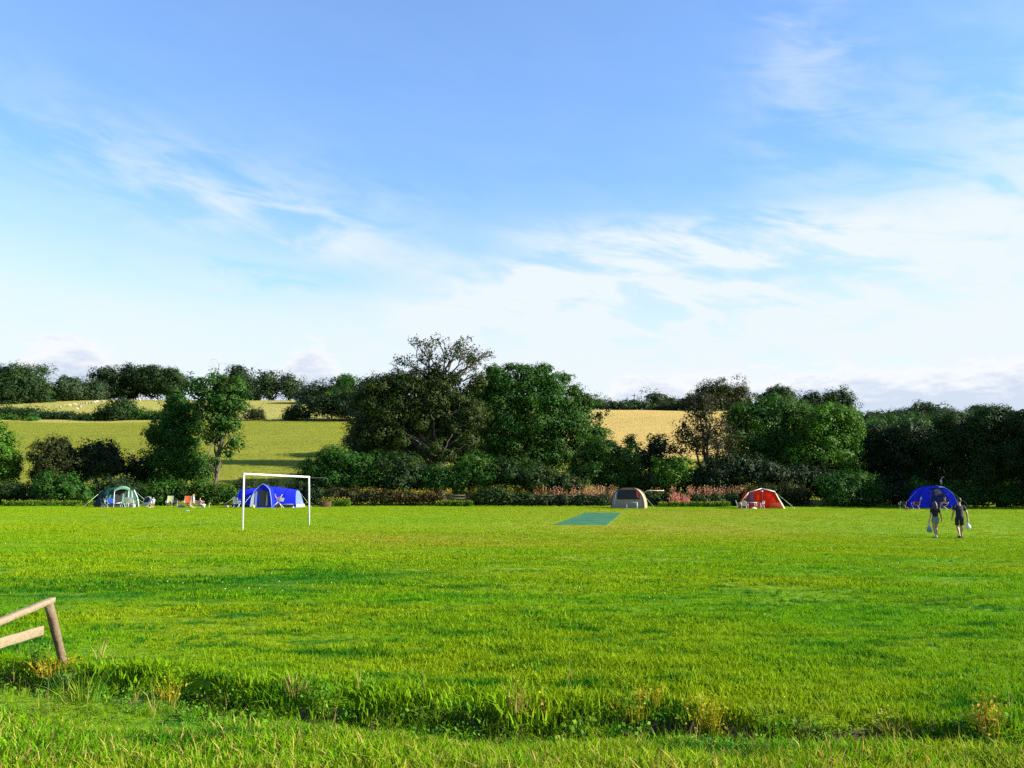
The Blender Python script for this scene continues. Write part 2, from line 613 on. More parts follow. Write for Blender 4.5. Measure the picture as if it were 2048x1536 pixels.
HXS = axis((-900, -220, 14), (-220, 220, 150), (220, 900, 14))
HYS = axis((100, 130, 24), (130, 370, 80), (370, 800, 10), (800, 3000, 6))
def straw_zone(x, y):
    u = x / y
    return (u > 0.045) & (u < 0.30) & (y > 142) & (y < 268)
def upper_zone(x, y):
    return (y > 226) & (x < 5) & ~straw_zone(x, y)
terrain('hill_pasture', HXS, HYS, hill_mat('pasture', [(0.150, 0.165, 0.014), (0.192, 0.190, 0.018), (0.092, 0.120, 0.012)]),
        lambda x, y: ~straw_zone(x, y) & ~upper_zone(x, y))
terrain('upper_pasture', HXS, HYS, hill_mat('upper_grass', [(0.26, 0.235, 0.055), (0.22, 0.22, 0.045), (0.31, 0.26, 0.08)]), upper_zone)
terrain('straw_field', HXS, HYS, hill_mat('straw', [(0.40, 0.28, 0.085), (0.34, 0.245, 0.065), (0.45, 0.32, 0.11)], 0.14, 0.55), straw_zone)

# artificial cricket wicket: a thin carpet laid on the turf
wick = [G(1107, 1050), G(1214, 1050), G(1243, 1026), G(1170, 1026)]
rows = []
for t in np.linspace(0, 1, 26):
    l, r = wick[0] * (1 - t) + wick[3] * t, wick[1] * (1 - t) + wick[2] * t
    row = [l * (1 - s) + r * s for s in np.linspace(0, 1, 7)]
    rows.append([(p[0], p[1], on(p[0], p[1]) + 0.03) for p in row])
wm = MB().sheet(rows)
low = [[(p[0], p[1], p[2] - 0.03) for p in r] for r in rows]
for a, b in ((rows[0], low[0]), (rows[-1], low[-1]), ([r[0] for r in rows], [r[0] for r in low]), ([r[-1] for r in rows], [r[-1] for r in low])):
    wm.sheet([a, b])
def wicket_mat():
    m, nt, o = mat_new('wicket_carpet')
    geo = nt.node('ShaderNodeNewGeometry')
    n = nt.noise(geo.outputs['Position'], 0.8, 5.0, 0.65, 0.4)
    f = nt.noise(geo.outputs['Position'], 7.0, 4.0, 0.7)
    c = nt.mix(nt.ramp(n, 0.35, 0.65), (0.020, 0.088, 0.046), (0.036, 0.125, 0.066))
    c = nt.mix(nt.m('MULTIPLY', nt.ramp(f, 0.50, 0.72), 0.45), c, (0.085, 0.135, 0.045))
    b = nt.node('ShaderNodeBsdfPrincipled')
    nt.put(b.inputs['Base Color'], c)
    b.inputs['Roughness'].default_value = 0.95
    b.inputs['Specular IOR Level'].default_value = 0.05
    bp = nt.node('ShaderNodeBump')
    bp.inputs['Distance'].default_value = 0.03
    nt.put(bp.inputs['Height'], n)
    nt.put(b.inputs['Normal'], bp.outputs[0])
    nt.put(o.inputs[0], b.outputs[0])
    return m
wm.build('cricket_wicket', wicket_mat())
bpy.data.objects['cricket_wicket']['kind'] = 'structure'


# ---------------------------------------------------------------- foliage
def unit(n, rng):
    v = rng.normal(size=(n, 3))
    return v / np.linalg.norm(v, axis=1, keepdims=True)

def leaf_quads(pos, nrm, size, rng, asp=0.6):
    n = len(pos)
    t = np.cross(nrm, unit(n, rng))
    t /= np.maximum(np.linalg.norm(t, axis=1, keepdims=True), 1e-6)
    b = np.cross(nrm, t)
    L, Wd = (size * .5)[:, None], (size * .5 * asp)[:, None]
    fold = nrm * (size * .12)[:, None]
    v = np.stack([pos - t * L, pos + b * Wd + fold, pos + t * L, pos - b * Wd + fold], 1).reshape(-1, 3)
    return v, np.arange(n * 4).reshape(-1, 4)

def foliage(lobes, size, rng, layers=5.0, clump=0.2, inner=0.45, up=0.25, asp=0.6, floor=True, core=3.0, rough=.17, bough=.40):
    """lobes: (centre, radii). Leaves gather in clumps over each lobe's shell, so the crown has lit and shaded masses."""
    P_, N_, S_ = [], [], []
    for c, r in lobes:
        c, r = np.asarray(c, float), np.asarray(r, float)
        area = math.pi * r[0] * r[2]
        n = max(24, int(layers * area / (0.5 * asp / .6 * size * size)))
        # boughs: flattened masses of leaves round the lobe, lit on their sunny side, dark gaps between
        br = max(bough * r.mean(), 2.2 * size)
        nb = max(6, int(area / (0.42 * br ** 2)))
        nb = min(nb, max(6, n // 14))
        d = unit(nb, rng)
        f = rng.uniform(inner ** 2, 1, nb) ** .5 * .86 * (1 + rough * rng.normal(size=nb))
        cc = c + d * r * f[:, None]
        which = rng.integers(0, nb, n)
        cr = br * rng.uniform(.55, 1.4, nb)
        off = unit(n, rng)
        flip = (off * d[which]).sum(1) < -.35                # few leaves on a bough's inner side
        off[flip] *= -1
        rr_ = rng.uniform(.35, 1.12, n) ** .6
        p = cc[which] + off * (rr_ * cr[which])[:, None] * np.array((1, 1, .72))
        p += rng.normal(size=(n, 3)) * size * .35
        nr = off * 1.0 + d[which] * .35 + unit(n, rng) * .42
        nr[:, 2] += up
        P_.append(p)
        N_.append(nr)
        S_.append(np.full(n, 1.0))
        if layers > 3:                                   # the body of the crown, coarser and denser
            n2 = int(core * area / (0.5 * (2.1 * size) ** 2))
            d2 = unit(n2, rng)
            P_.append(c + d2 * r * (rng.uniform(.05, .62, n2) ** .5)[:, None])
            N_.append(d2 + unit(n2, rng) * .8)
            S_.append(np.full(n2, 2.1))
    p, nr, sz = np.vstack(P_), np.vstack(N_), np.concatenate(S_)
    nr /= np.linalg.norm(nr, axis=1, keepdims=True)
    if floor:
        k = p[:, 2] > gz(p[:, 0], p[:, 1]) + .03
        p, nr, sz = p[k], nr[k], sz[k]
    s = size * sz * rng.uniform(.65, 1.35, len(p))
    return leaf_quads(p, nr, s, rng, asp)

INFL = 1.14

def px_lobes(spec, d):
    """(px, py, rx, ry[, depth offset]) in photo pixels at distance d -> world ellipsoids."""
    out = []
    for s in spec:
        dd = d + (s[4] if len(s) > 4 else 0)
        c = P(s[0], s[1], dd)
        rx, rz = INFL * s[2] * dd / F, INFL * s[3] * dd / F
        out.append((c, (rx, max(.75 * rx, min(rx, 1.1 * rz)), rz)))
    return out

def limb(a, b, r0, r1, rng, n=6, wob=.06, sag=0.0):
    a, b = np.asarray(a, float), np.asarray(b, float)
    t = np.linspace(0, 1, n)[:, None]
    L = np.linalg.norm(b - a)
    w = rng.normal(size=(n, 3)) * wob * L
    w[0] = w[-1] = 0
    p = a * (1 - t) + b * t + w * np.sin(t * math.pi)
    p[:, 2] += sag * L * np.sin(t[:, 0] * math.pi)
    return p, np.linspace(r0, r1, n)

def twigs(mb, a, dirv, L, r, depth, rng, spread=.55, seg=4, tips=None):
    """Recursive bare branching."""
    n = 5
    pts = [np.asarray(a, float)]
    dv = np.asarray(dirv, float)
    for i in range(n - 1):
        dv = dv + rng.normal(size=3) * .22
        dv /= np.linalg.norm(dv)
        pts.append(pts[-1] + dv * L / (n - 1))
    mb.tube(pts, np.linspace(r, r * .55, n), seg, False)
    if tips is not None and depth <= 1:
        tips.append(pts[-1])
        tips.append(pts[-2])
    if depth <= 0:
        return
    for k in range(3 if depth > 1 else 2):
        i = int(rng.integers(2, n)) if k else n - 1
        nd = dv + rng.normal(size=3) * spread
        nd[2] += .12
        nd /= np.linalg.norm(nd)
        twigs(mb, pts[i], nd, L * rng.uniform(.58, .85), r * .55, depth - 1, rng, spread, seg, tips)

BARK = plain('bark', (0.090, 0.072, 0.050), 0.95, 0.45, 3.0, bump=0.5)
BARK_DARK = plain('dark_bark', (0.055, 0.045, 0.035), 0.95, 0.4, 3.0)
BARK_PALE = plain('pale_bark', (0.27, 0.22, 0.15), 0.9, 0.35, 3.0, bump=0.4)

LEAF = {
    'dark': leaf_mat('dark_leaves', (0.0088, 0.0238, 0.0063), (0.0238, 0.0550, 0.0125), (0.0325, 0.0525, 0.0100)),
    'deep': leaf_mat('deep_leaves', (0.007, 0.018, 0.006), (0.017, 0.037, 0.011), (0.022, 0.036, 0.009), trans=.18),
    'mid': leaf_mat('mid_leaves', (0.0130, 0.0468, 0.0065), (0.0351, 0.1014, 0.0117), (0.0468, 0.0858, 0.0104)),
    'bright': leaf_mat('bright_leaves', (0.0244, 0.0781, 0.0061), (0.0683, 0.1562, 0.0110), (0.0903, 0.1488, 0.0122)),
    'olive': leaf_mat('olive_leaves', (0.016, 0.025, 0.007), (0.040, 0.048, 0.012), (0.054, 0.046, 0.014)),
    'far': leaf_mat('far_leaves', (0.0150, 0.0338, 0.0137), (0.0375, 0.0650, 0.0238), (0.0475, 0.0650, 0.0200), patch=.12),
    'brown': leaf_mat('brown_needles', (0.015, 0.019, 0.008), (0.037, 0.036, 0.013), (0.018, 0.026, 0.009)),
    'rust': leaf_mat('rusty_hedge_leaves', (0.018, 0.022, 0.008), (0.040, 0.038, 0.012), (0.085, 0.050, 0.015), patch=.5),
    'oak': leaf_mat('oak_leaves', (0.0120, 0.0288, 0.0060), (0.0384, 0.0600, 0.0108), (0.0552, 0.0648, 0.0108), patch=.4),
    'yellow': leaf_mat('yellowing_leaves', (0.060, 0.075, 0.008), (0.115, 0.115, 0.014), (0.13, 0.095, 0.018), patch=.6),
}

def tree(name, label, spec, d, kind, cat='tree', group=None, trunk=None, bark=None, layers=5.0, lpx=4.0, clump=.2,
         inner=.45, limbs=True, seed=None, tr=None, extra=None, up=.25, asp=.6, core=3.0, rough=.17):
    """A tree is an Empty at its foot with a crown and a trunk. spec: crown lobes in photo pixels."""
    rng = np.random.default_rng(abs(hash_(label)) if seed is None else seed)
    lobes = px_lobes(spec, d)
    big = sum(l[1][0] * l[1][2] for l in lobes)
    cx = sum(l[0][0] * l[1][0] * l[1][2] for l in lobes) / big
    if trunk is None:
        bx, by = cx, d
    else:
        q = P(trunk[0], trunk[1], d)
        bx, by = q[0], d
    base = np.array((bx, by, on(bx, by)))
    root = empty(name, base, 0, label, cat, group)
    v, q = foliage(lobes, lpx * d / F, rng, layers, clump, inner, up, asp, True, core, rough)
    mesh_np('crown', v - base, q, LEAF[kind], root)
    if limbs:
        mb = MB()
        tops = sorted(lobes, key=lambda l: -l[1][0] * l[1][2])
        hub_z = min(l[0][2] for l in lobes)
        topz = max(l[0][2] for l in lobes)
        hub = np.array((bx * .6 + cx * .4, by, max(base[2] + .35 * (topz - base[2]), min(hub_z, base[2] + .6 * (topz - base[2])))))
        r = tr or max(.09, .035 * (topz - base[2]))
        p, rr = limb(base - (0, 0, .2), hub, r * 1.15, r * .7, rng, 6, .025)
        rr[0] *= 1.35
        mb.tube(p - base, rr, 8)
        for c, rd in tops[:9]:
            s = p[int(rng.integers(3, 6))]
            e = c + (rng.uniform(-.2, .2, 3) * rd)
            lp, lr = limb(s, e, r * .42, r * .14, rng, 6, .07, .06)
            mb.tube(lp - base, lr, 5, False)
        if extra:
            extra(mb, base, rng)
        mb.build('trunk', bark or BARK_DARK, root, True)
    return root

def hash_(s):
    h = 17
    for ch in s:
        h = (h * 131 + ord(ch)) % 2147483647
    return h

def shrub(name, label, spec, d, kind, cat='shrub', group=None, layers=5.0, lpx=4.0, clump=.22, inner=.4, up=.3, spikes=0, asp=.6):
    """Bush or hedge length: leaves over a few woody stems, as crown and stems under one Empty."""
    rng = np.random.default_rng(hash_(label))
    lobes = px_lobes(spec, d)
    cx = float(np.mean([l[0][0] for l in lobes]))
    base = np.array((cx, d, on(cx, d)))
    root = empty(name, base, 0, label, cat, group)
    v, q = foliage(lobes, lpx * d / F, rng, layers, clump, inner, up, asp)
    if spikes:                                           # upright shoots standing out of the top
        sp, sn = [], []
        for c, r in lobes:
            for _ in range(spikes):
                a = rng.uniform(-1, 1)
                x, y = c[0] + a * r[0], c[1] + rng.uniform(-.6, .6) * r[1]
                z0 = c[2] + r[2] * math.sqrt(max(0, 1 - a * a)) * .8
                hgt = rng.uniform(.15, .42) * max(.9, min(1.5, r[2]))
                lean = rng.normal(size=2) * .25
                for k in range(7):
                    t = k / 6
                    sp.append((x + lean[0] * t * hgt, y + lean[1] * t * hgt, z0 + hgt * t))
                    sn.append((rng.normal(), rng.normal(), .2))
        sp, sn = np.array(sp), np.array(sn)
        sn /= np.linalg.norm(sn, axis=1, keepdims=True)
        v2, q2 = leaf_quads(sp, sn, np.full(len(sp), lpx * .9 * d / F) * rng.uniform(.6, 1.1, len(sp)), rng, .5)
        q = np.vstack([q, q2 + len(v)])
        v = np.vstack([v, v2])
    mesh_np('leaves', v - base, q, LEAF[kind], root)
    mb = MB()
    for c, r in lobes:
        for _ in range(2):
            x, y = c[0] + rng.uniform(-.4, .4) * r[0], c[1] + rng.uniform(-.3, .3) * r[1]
            p, rr = limb((x, y, on(x, y) - .1), c + rng.uniform(-.4, .4, 3) * r, .05, .02, rng, 5, .08)
            mb.tube(p - base, rr, 5, False)
    tag(mb.build('stems', BARK_DARK, root), kind='stuff')
    return root


# ---------------------------------------------------------------- trees on the skyline
RIDGE = 'trees along the skyline'
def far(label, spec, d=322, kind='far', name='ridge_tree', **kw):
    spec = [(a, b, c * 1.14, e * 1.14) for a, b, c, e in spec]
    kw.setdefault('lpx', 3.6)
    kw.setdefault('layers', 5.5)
    return tree(name, label, spec, d, kind, 'tree', RIDGE, **kw)

far('broad dark tree at the far left end of the skyline', [(-8, 770, 38, 40), (22, 765, 36, 36), (10, 800, 40, 30)], 300, 'dark')
far('dark rounded tree sloping down, second from the left end of the skyline', [(60, 772, 36, 33), (82, 795, 26, 28), (45, 800, 30, 26)], 304, 'dark')
far('low domed tree left of the sheep pasture, grey green', [(138, 780, 32, 27), (120, 796, 22, 18)], 312)
far('low domed tree touching the left edge of the tall skyline group', [(180, 783, 26, 24), (190, 795, 20, 16)], 316)
far('tall dark tree with a gap under its crown, left of the skyline group', [(212, 757, 26, 22), (208, 776, 24, 18), (225, 782, 16, 16)], 322, 'deep', trunk=(212, 805))
far('dark upright tree in the middle of the tall skyline group', [(262, 758, 28, 26), (258, 782, 26, 22)], 326, 'deep', trunk=(262, 805))
far('tallest dome of the left skyline group, sky showing under it', [(306, 757, 32, 25), (338, 764, 27, 26), (310, 772, 26, 20), (352, 775, 20, 24), (282, 762, 18, 24)], 324, 'dark', trunk=(315, 800))
far('cone shaped dark tree behind the slender ash', [(480, 752, 20, 20), (480, 772, 32, 24), (498, 790, 26, 20)], 330, 'deep')
far('pale airy tree with visible stems on the pasture edge', [(535, 763, 24, 20), (540, 782, 20, 18)], 318, 'far', layers=3.2, trunk=(538, 802))
far('second pale airy tree with visible stems, right of its twin', [(577, 770, 26, 20), (586, 786, 18, 16)], 320, 'far', layers=3.2, trunk=(577, 803))
far('wide low tree right of the airy pair on the slope', [(640, 790, 36, 22), (620, 800, 26, 18)], 300)
far('bright green tree top beside the old oak on the slope', [(690, 768, 24, 17), (688, 786, 26, 18), (705, 796, 24, 20)], 296, 'mid')
far('small domed tree alone on the ridge above the straw field', [(1312, 803, 27, 17), (1335, 812, 20, 12)], 300)
far('big domed ridge tree with browning leaves right of the straw field', [(1440, 792, 42, 26), (1412, 800, 27, 26), (1472, 799, 29, 22), (1440, 814, 52, 24)], 268, 'olive', trunk=(1440, 840))
far('pointed ridge tree left of the darker pair', [(1558, 788, 24, 16), (1540, 797, 24, 14), (1572, 800, 22, 18)], 285)
far('smaller dark ridge tree on the left of the pair', [(1622, 805, 24, 16), (1612, 816, 16, 14)], 290, 'deep')
far('larger dark ridge tree on the right of the pair', [(1675, 800, 27, 19), (1692, 815, 18, 16), (1660, 815, 20, 16)], 290, 'dark')
far('low spreading tree on the distant right ridge', [(1780, 832, 34, 11), (1745, 836, 24, 9)], 330)
far('dark flat topped tree on the distant right ridge', [(1838, 822, 27, 13), (1870, 824, 30, 13), (1895, 836, 26, 14), (1850, 838, 40, 14)], 325)
far('small dark tree top behind the woodland at the right edge', [(1952, 822, 18, 9), (1975, 826, 18, 12)], 300, 'deep')

HG = 'hedges between the hill fields'
def hill_hedge(label, spec, d, kind='dark', **kw):
    return shrub('field_hedge', label, spec, d, kind, 'hedge', HG, lpx=3.6, **kw)
hill_hedge('long dark hedge along the top of the pasture at the far left', [(20, 828, 40, 17), (70, 830, 36, 14), (118, 834, 30, 12), (150, 837, 26, 9), (-30, 828, 34, 20)], 236)
hill_hedge('paler scrub in front of the long dark hedge at the far left', [(10, 838, 26, 10), (55, 840, 30, 8)], 230, 'mid')
hill_hedge('rounded hawthorn standing out of the hedge below the sheep', [(240, 815, 32, 18), (240, 828, 36, 16), (215, 830, 26, 14)], 234, 'dark')
hill_hedge('low hedge between the hawthorn and the shaggy tree', [(190, 836, 36, 9), (275, 832, 30, 14), (310, 834, 26, 12), (345, 832, 30, 14)], 236, 'mid')
hill_hedge('small leaning bush on the pasture crest behind the ash', [(508, 826, 16, 9), (518, 832, 14, 8), (498, 834, 10, 6)], 226, 'olive')
hill_hedge('dark hedge climbing the slope towards the old oak', [(600, 822, 30, 15), (645, 812, 36, 24), (690, 808, 36, 30), (735, 805, 36, 34), (770, 808, 30, 34), (580, 832, 18, 9)], 225, 'deep')
hill_hedge('yellow green scrub on top of the climbing hedge', [(700, 788, 24, 10), (660, 795, 18, 9)], 232, 'bright')
hill_hedge('thin hedge along the skyline right of the big green tree', [(1195, 809, 22, 12), (1225, 811, 24, 10), (1262, 810, 22, 12), (1290, 813, 20, 11), (1170, 806, 24, 15), (1320, 816, 24, 9), (1245, 815, 26, 9)], 272, 'far')
hill_hedge('taller hedge between the ridge dome trees', [(1350, 808, 22, 13), (1380, 806, 22, 16), (1362, 817, 28, 9)], 276, 'far')
hill_hedge('low hedge edging the right skyline behind the light green tree', [(1530, 815, 30, 18), (1590, 822, 34, 18), (1650, 828, 34, 20), (1710, 838, 34, 16), (1760, 842, 36, 14), (1820, 842, 40, 14), (1880, 840, 40, 16), (1940, 840, 40, 16), (2000, 838, 40, 16)], 270, 'far')
hill_hedge('bracken slope in front of the distant right ridge', [(1735, 862, 40, 20), (1760, 856, 46, 20), (1820, 856, 46, 22), (1880, 858, 46, 24), (1930, 856, 44, 26), (1990, 850, 50, 26)], 165, 'mid')

far('dark skyline tree just outside the left edge of the picture', [(-70, 775, 40, 36), (-110, 785, 36, 32)], 296, 'dark')
far('skyline tree well outside the left edge of the picture', [(-190, 780, 44, 36), (-240, 790, 36, 30)], 300, 'far')
# ---------------------------------------------------------------- trees at the edge of the field
EDGE = 'trees behind the field edge'

# left side
tree('edge_tree', 'bright green tree cut by the left edge of the picture', [(-2, 880, 32, 30), (8, 915, 32, 32), (-8, 940, 40, 26), (22, 940, 18, 18)], 103, 'bright', group=EDGE, trunk=(-10, 1000))
tree('hawthorn_tree', 'dark bushy hawthorn with a browning top at the left', [(112, 895, 32, 22), (95, 922, 34, 34), (130, 925, 34, 36), (80, 950, 22, 20), (120, 955, 30, 18)], 103, 'olive', group=EDGE, layers=4.6, trunk=(118, 1000))
tree('hawthorn_tree', 'round dark hawthorn standing right of its browner twin', [(195, 903, 36, 25), (178, 930, 36, 32), (215, 928, 36, 32), (160, 950, 26, 18), (232, 935, 18, 18)], 104, 'deep', group=EDGE, layers=4.6, trunk=(188, 1000))
def ash_limbs(mb, base, rng):
    for a, b, r in (((434, 960), (436, 905), .26), ((436, 905), (445, 862), .22), ((440, 885), (470, 845), .10), ((445, 862), (425, 800), .14),
                    ((445, 862), (455, 790), .13), ((455, 800), (478, 762), .08), ((425, 810), (392, 760), .08), ((430, 800), (436, 745), .07), ((455, 855), (500, 832), .07)):
        p, rr = limb(P(a[0], a[1], 101), P(b[0], b[1], 101), r, r * .6, rng, 6, .05)
        mb.tube(p - base, rr, 6, False)
        d = np.array(p[-1] - p[-3])
        twigs(mb, p[-1] - base, d / np.linalg.norm(d), 1.5, r * .4, 2, rng)
        twigs(mb, p[-2] - base, d / np.linalg.norm(d), 1.3, r * .3, 2, rng)
tree('ash_tree', 'slender ash with a pale bare trunk and thin airy top', [(392, 768, 24, 20), (432, 758, 22, 18), (474, 775, 20, 26), (410, 800, 32, 30), (452, 805, 34, 32), (430, 840, 38, 28), (462, 848, 22, 20),
     (478, 815, 16, 18), (425, 872, 22, 16), (472, 886, 16, 13), (455, 905, 14, 10), (425, 925, 11, 9), (440, 785, 24, 22)], 101, 'mid', group=EDGE, layers=4.4, clump=.2, core=1.2, rough=.24, trunk=(431, 968), tr=.20, bark=BARK, extra=ash_limbs, lpx=4.4)
tree('shaggy_tree', 'dense shaggy green tree left of the slender ash', [(352, 812, 28, 30), (372, 835, 30, 32), (328, 862, 34, 30), (312, 872, 24, 18), (362, 880, 38, 36), (330, 912, 36, 32), (375, 925, 40, 34),
     (398, 945, 26, 28), (345, 950, 34, 26)], 104, 'mid', group=EDGE, layers=4.6, trunk=(350, 1000))
tree('edge_tree', 'low dark tree wedged between the hawthorns and the shaggy tree', [(285, 935, 30, 26), (272, 955, 24, 24), (300, 962, 26, 22)], 106, 'deep', group=EDGE, trunk=(288, 1005))

# centre: the old oak and what stands round it
def oak_limbs(mb, base, rng):
    D = 104
    for a, b, r in (((880, 935), (890, 905), .62), ((884, 918), (868, 850), .30), ((884, 920), (800, 862), .30), ((890, 905), (915, 850), .34), ((890, 915), (960, 880), .20),
                    ((868, 850), (880, 790), .34), ((880, 790), (882, 745), .26), ((882, 770), (900, 720), .18), ((880, 790), (935, 735), .20), ((882, 790), (848, 735), .17), ((915, 850), (955, 800), .22)):
        p, rr = limb(P(a[0], a[1], D), P(b[0], b[1], D), r, r * .62, rng, 6, .05)
        mb.tube(p - base, rr, 7, False)
    for a, b, r in (((872, 912), (812, 868), .17), ((884, 908), (905, 868), .16), ((890, 905), (950, 885), .10), ((868, 870), (862, 820), .13), ((890, 850), (925, 800), .12), ((905, 860), (945, 838), .10), ((838, 880), (790, 855), .10)):
        p, rr = limb(P(a[0], a[1], 102.8), P(b[0], b[1], 102.4), r * .75, r * .35, rng, 7, .06)
        mb.tube(p - base, rr, 6, False)
    tips = []
    for a, b, r in (((878, 760), (862, 716), .14), ((886, 758), (908, 712), .13), ((895, 752), (930, 716), .12), ((866, 752), (834, 716), .11), ((876, 755), (846, 704), .12), ((888, 752), (886, 704), .12), ((900, 765), (952, 749), .12), ((905, 770), (945, 726), .11), ((872, 770), (826, 736), .10),
                    ((935, 735), (958, 719), .12), ((935, 735), (920, 704), .10), ((880, 770), (838, 744), .10), ((804, 755), (793, 732), .10)):
        s, e = P(a[0], a[1], D), P(b[0], b[1], D)
        p, rr = limb(s, e, r, r * .6, rng, 5, .07)
        mb.tube(p - base, rr, 5, False)
        for i in (2, 3, 4):
            d = np.array(e - s)
            d = d / np.linalg.norm(d) + rng.normal(size=3) * .45
            twigs(mb, p[i] - base, d / np.linalg.norm(d), 1.02 if b[0] != 793 else .8, r * .6, 3 if b[0] != 793 else 1, rng, .6, 4, tips if b[0] != 793 else None)
    oak_tips.extend([t + base for t in tips])
oak_tips = []
oak = tree('oak_tree', 'old oak with a thin half dead crown standing above the other trees', [(762, 778, 42, 24), (800, 772, 40, 28), (742, 805, 40, 26), (800, 815, 50, 34), (848, 770, 30, 32), (872, 745, 16, 22), (765, 850, 46, 32),
     (845, 832, 48, 34), (905, 800, 34, 24), (935, 830, 42, 32), (900, 855, 40, 26), (800, 875, 48, 28), (745, 878, 36, 26), (930, 875, 36, 24), (955, 770, 22, 18), (715, 862, 14, 10), (884, 772, 30, 26), (905, 760, 20, 18), (858, 800, 40, 30), (880, 900, 50, 24)],
    104, 'oak', group=None, layers=4.6, clump=.23, core=2.0, rough=.2, trunk=(880, 990), tr=.62, bark=BARK, extra=oak_limbs, lpx=4.0)
rng_o = np.random.default_rng(3)
tp = np.array(oak_tips)
sel = rng_o.random(len(tp)) < .30
tp = tp[sel]
cl = np.repeat(tp, 5, 0) + rng_o.normal(size=(len(tp) * 5, 3)) * .22
ob = np.array(oak.location)
v, q = leaf_quads(cl - ob, unit(len(cl), rng_o), np.full(len(cl), .26) * rng_o.uniform(.6, 1.3, len(cl)), rng_o)
mesh_np('top_foliage', v, q, LEAF['dark'], oak)

tree('edge_tree', 'dark spreading tree on the slope behind the left side of the oak', [(758, 775, 40, 26), (800, 768, 40, 24), (735, 800, 34, 26), (780, 810, 50, 36), (745, 840, 40, 34), (800, 860, 50, 40), (735, 880, 36, 34), (770, 895, 44, 30)],
     136, 'deep', group=EDGE, layers=4.6, trunk=(775, 940))
tree('edge_tree', 'dark tree close behind the oak on the left, its shadow on the pasture', [(745, 850, 40, 34), (790, 835, 44, 34), (755, 900, 44, 34), (810, 890, 50, 40), (840, 850, 40, 30)],
     117, 'deep', group=EDGE, layers=4.6, trunk=(790, 985))
tree('edge_tree', 'dark tree farther up the pasture slope behind the oak', [(775, 840, 40, 34), (815, 835, 40, 36), (790, 880, 44, 32)],
     146, 'deep', group=EDGE, layers=4.0, trunk=(795, 930))  # mostly hidden, added to widen the tree shadow on the pasture
tree('edge_tree', 'low dark tree behind the scrub left of the oak trunk', [(735, 880, 36, 32, -9), (765, 890, 44, 34, -5), (725, 895, 36, 32, -1), (785, 890, 44, 34, 3), (750, 880, 40, 32, 7), (770, 880, 40, 32, 12), (740, 915, 36, 26, -4)],
     125, 'deep', group=EDGE, layers=4.2, trunk=(760, 960))  # added with lobes staggered in depth to broaden the pasture shadow
tree('edge_tree', 'dark tree filling the gap behind the oak trunk and the large green tree', [(930, 800, 40, 30), (965, 790, 36, 30), (900, 850, 44, 36), (955, 850, 48, 40), (930, 900, 50, 36), (870, 890, 40, 30), (985, 900, 40, 34)],
     131, 'dark', group=EDGE, layers=4.6, trunk=(930, 945))
tree('edge_tree', 'large dense bright green tree right of the old oak', [(1000, 756, 34, 22), (1060, 754, 38, 22), (1100, 772, 34, 28), (984, 738, 14, 11), (1022, 733, 13, 8), (1046, 736, 13, 8), (1088, 738, 17, 11), (1128, 758, 15, 11), (1150, 782, 16, 13), (1172, 800, 14, 10), (1195, 868, 22, 16), (985, 785, 36, 30), (1040, 790, 50, 38), (1110, 805, 50, 38), (1000, 830, 48, 36), (1070, 850, 58, 44),
     (1140, 845, 44, 36), (1010, 880, 50, 36), (1110, 900, 54, 40), (1165, 812, 26, 18), (1178, 890, 40, 32), (1060, 925, 60, 36)], 107, 'mid', group=EDGE, layers=5.0, clump=.19, rough=.21, trunk=(1065, 1000))
def side_limb(mb, base, rng):
    pass
tree('edge_tree', 'thin leaning tree with an open side branch over the straw field', [(1178, 842, 24, 12), (1205, 832, 17, 10), (1160, 858, 22, 14), (1150, 880, 24, 22)], 109, 'deep', group=EDGE, layers=2.6, trunk=(1140, 1000), lpx=4.4)
tree('edge_tree', 'sloping green thicket tree below the straw field', [(1200, 905, 42, 32), (1240, 920, 34, 30), (1180, 945, 46, 28), (1225, 955, 44, 24), (1265, 945, 26, 24), (1278, 965, 24, 14)], 101, 'mid', group=EDGE, layers=5, clump=.16, trunk=(1215, 1000))
tree('edge_tree', 'narrow dark pointed tree at the foot of the straw field', [(1262, 885, 12, 14), (1315, 890, 20, 22), (1308, 920, 24, 30), (1280, 915, 20, 22), (1322, 945, 24, 26)], 106, 'deep', group=EDGE, trunk=(1308, 1000))
tree('edge_tree', 'small rounded tree with sunlit yellow green right side', [(1352, 932, 26, 20), (1365, 950, 24, 20), (1338, 955, 24, 22), (1325, 935, 18, 20)], 98, 'bright', group=EDGE, trunk=(1348, 1002))

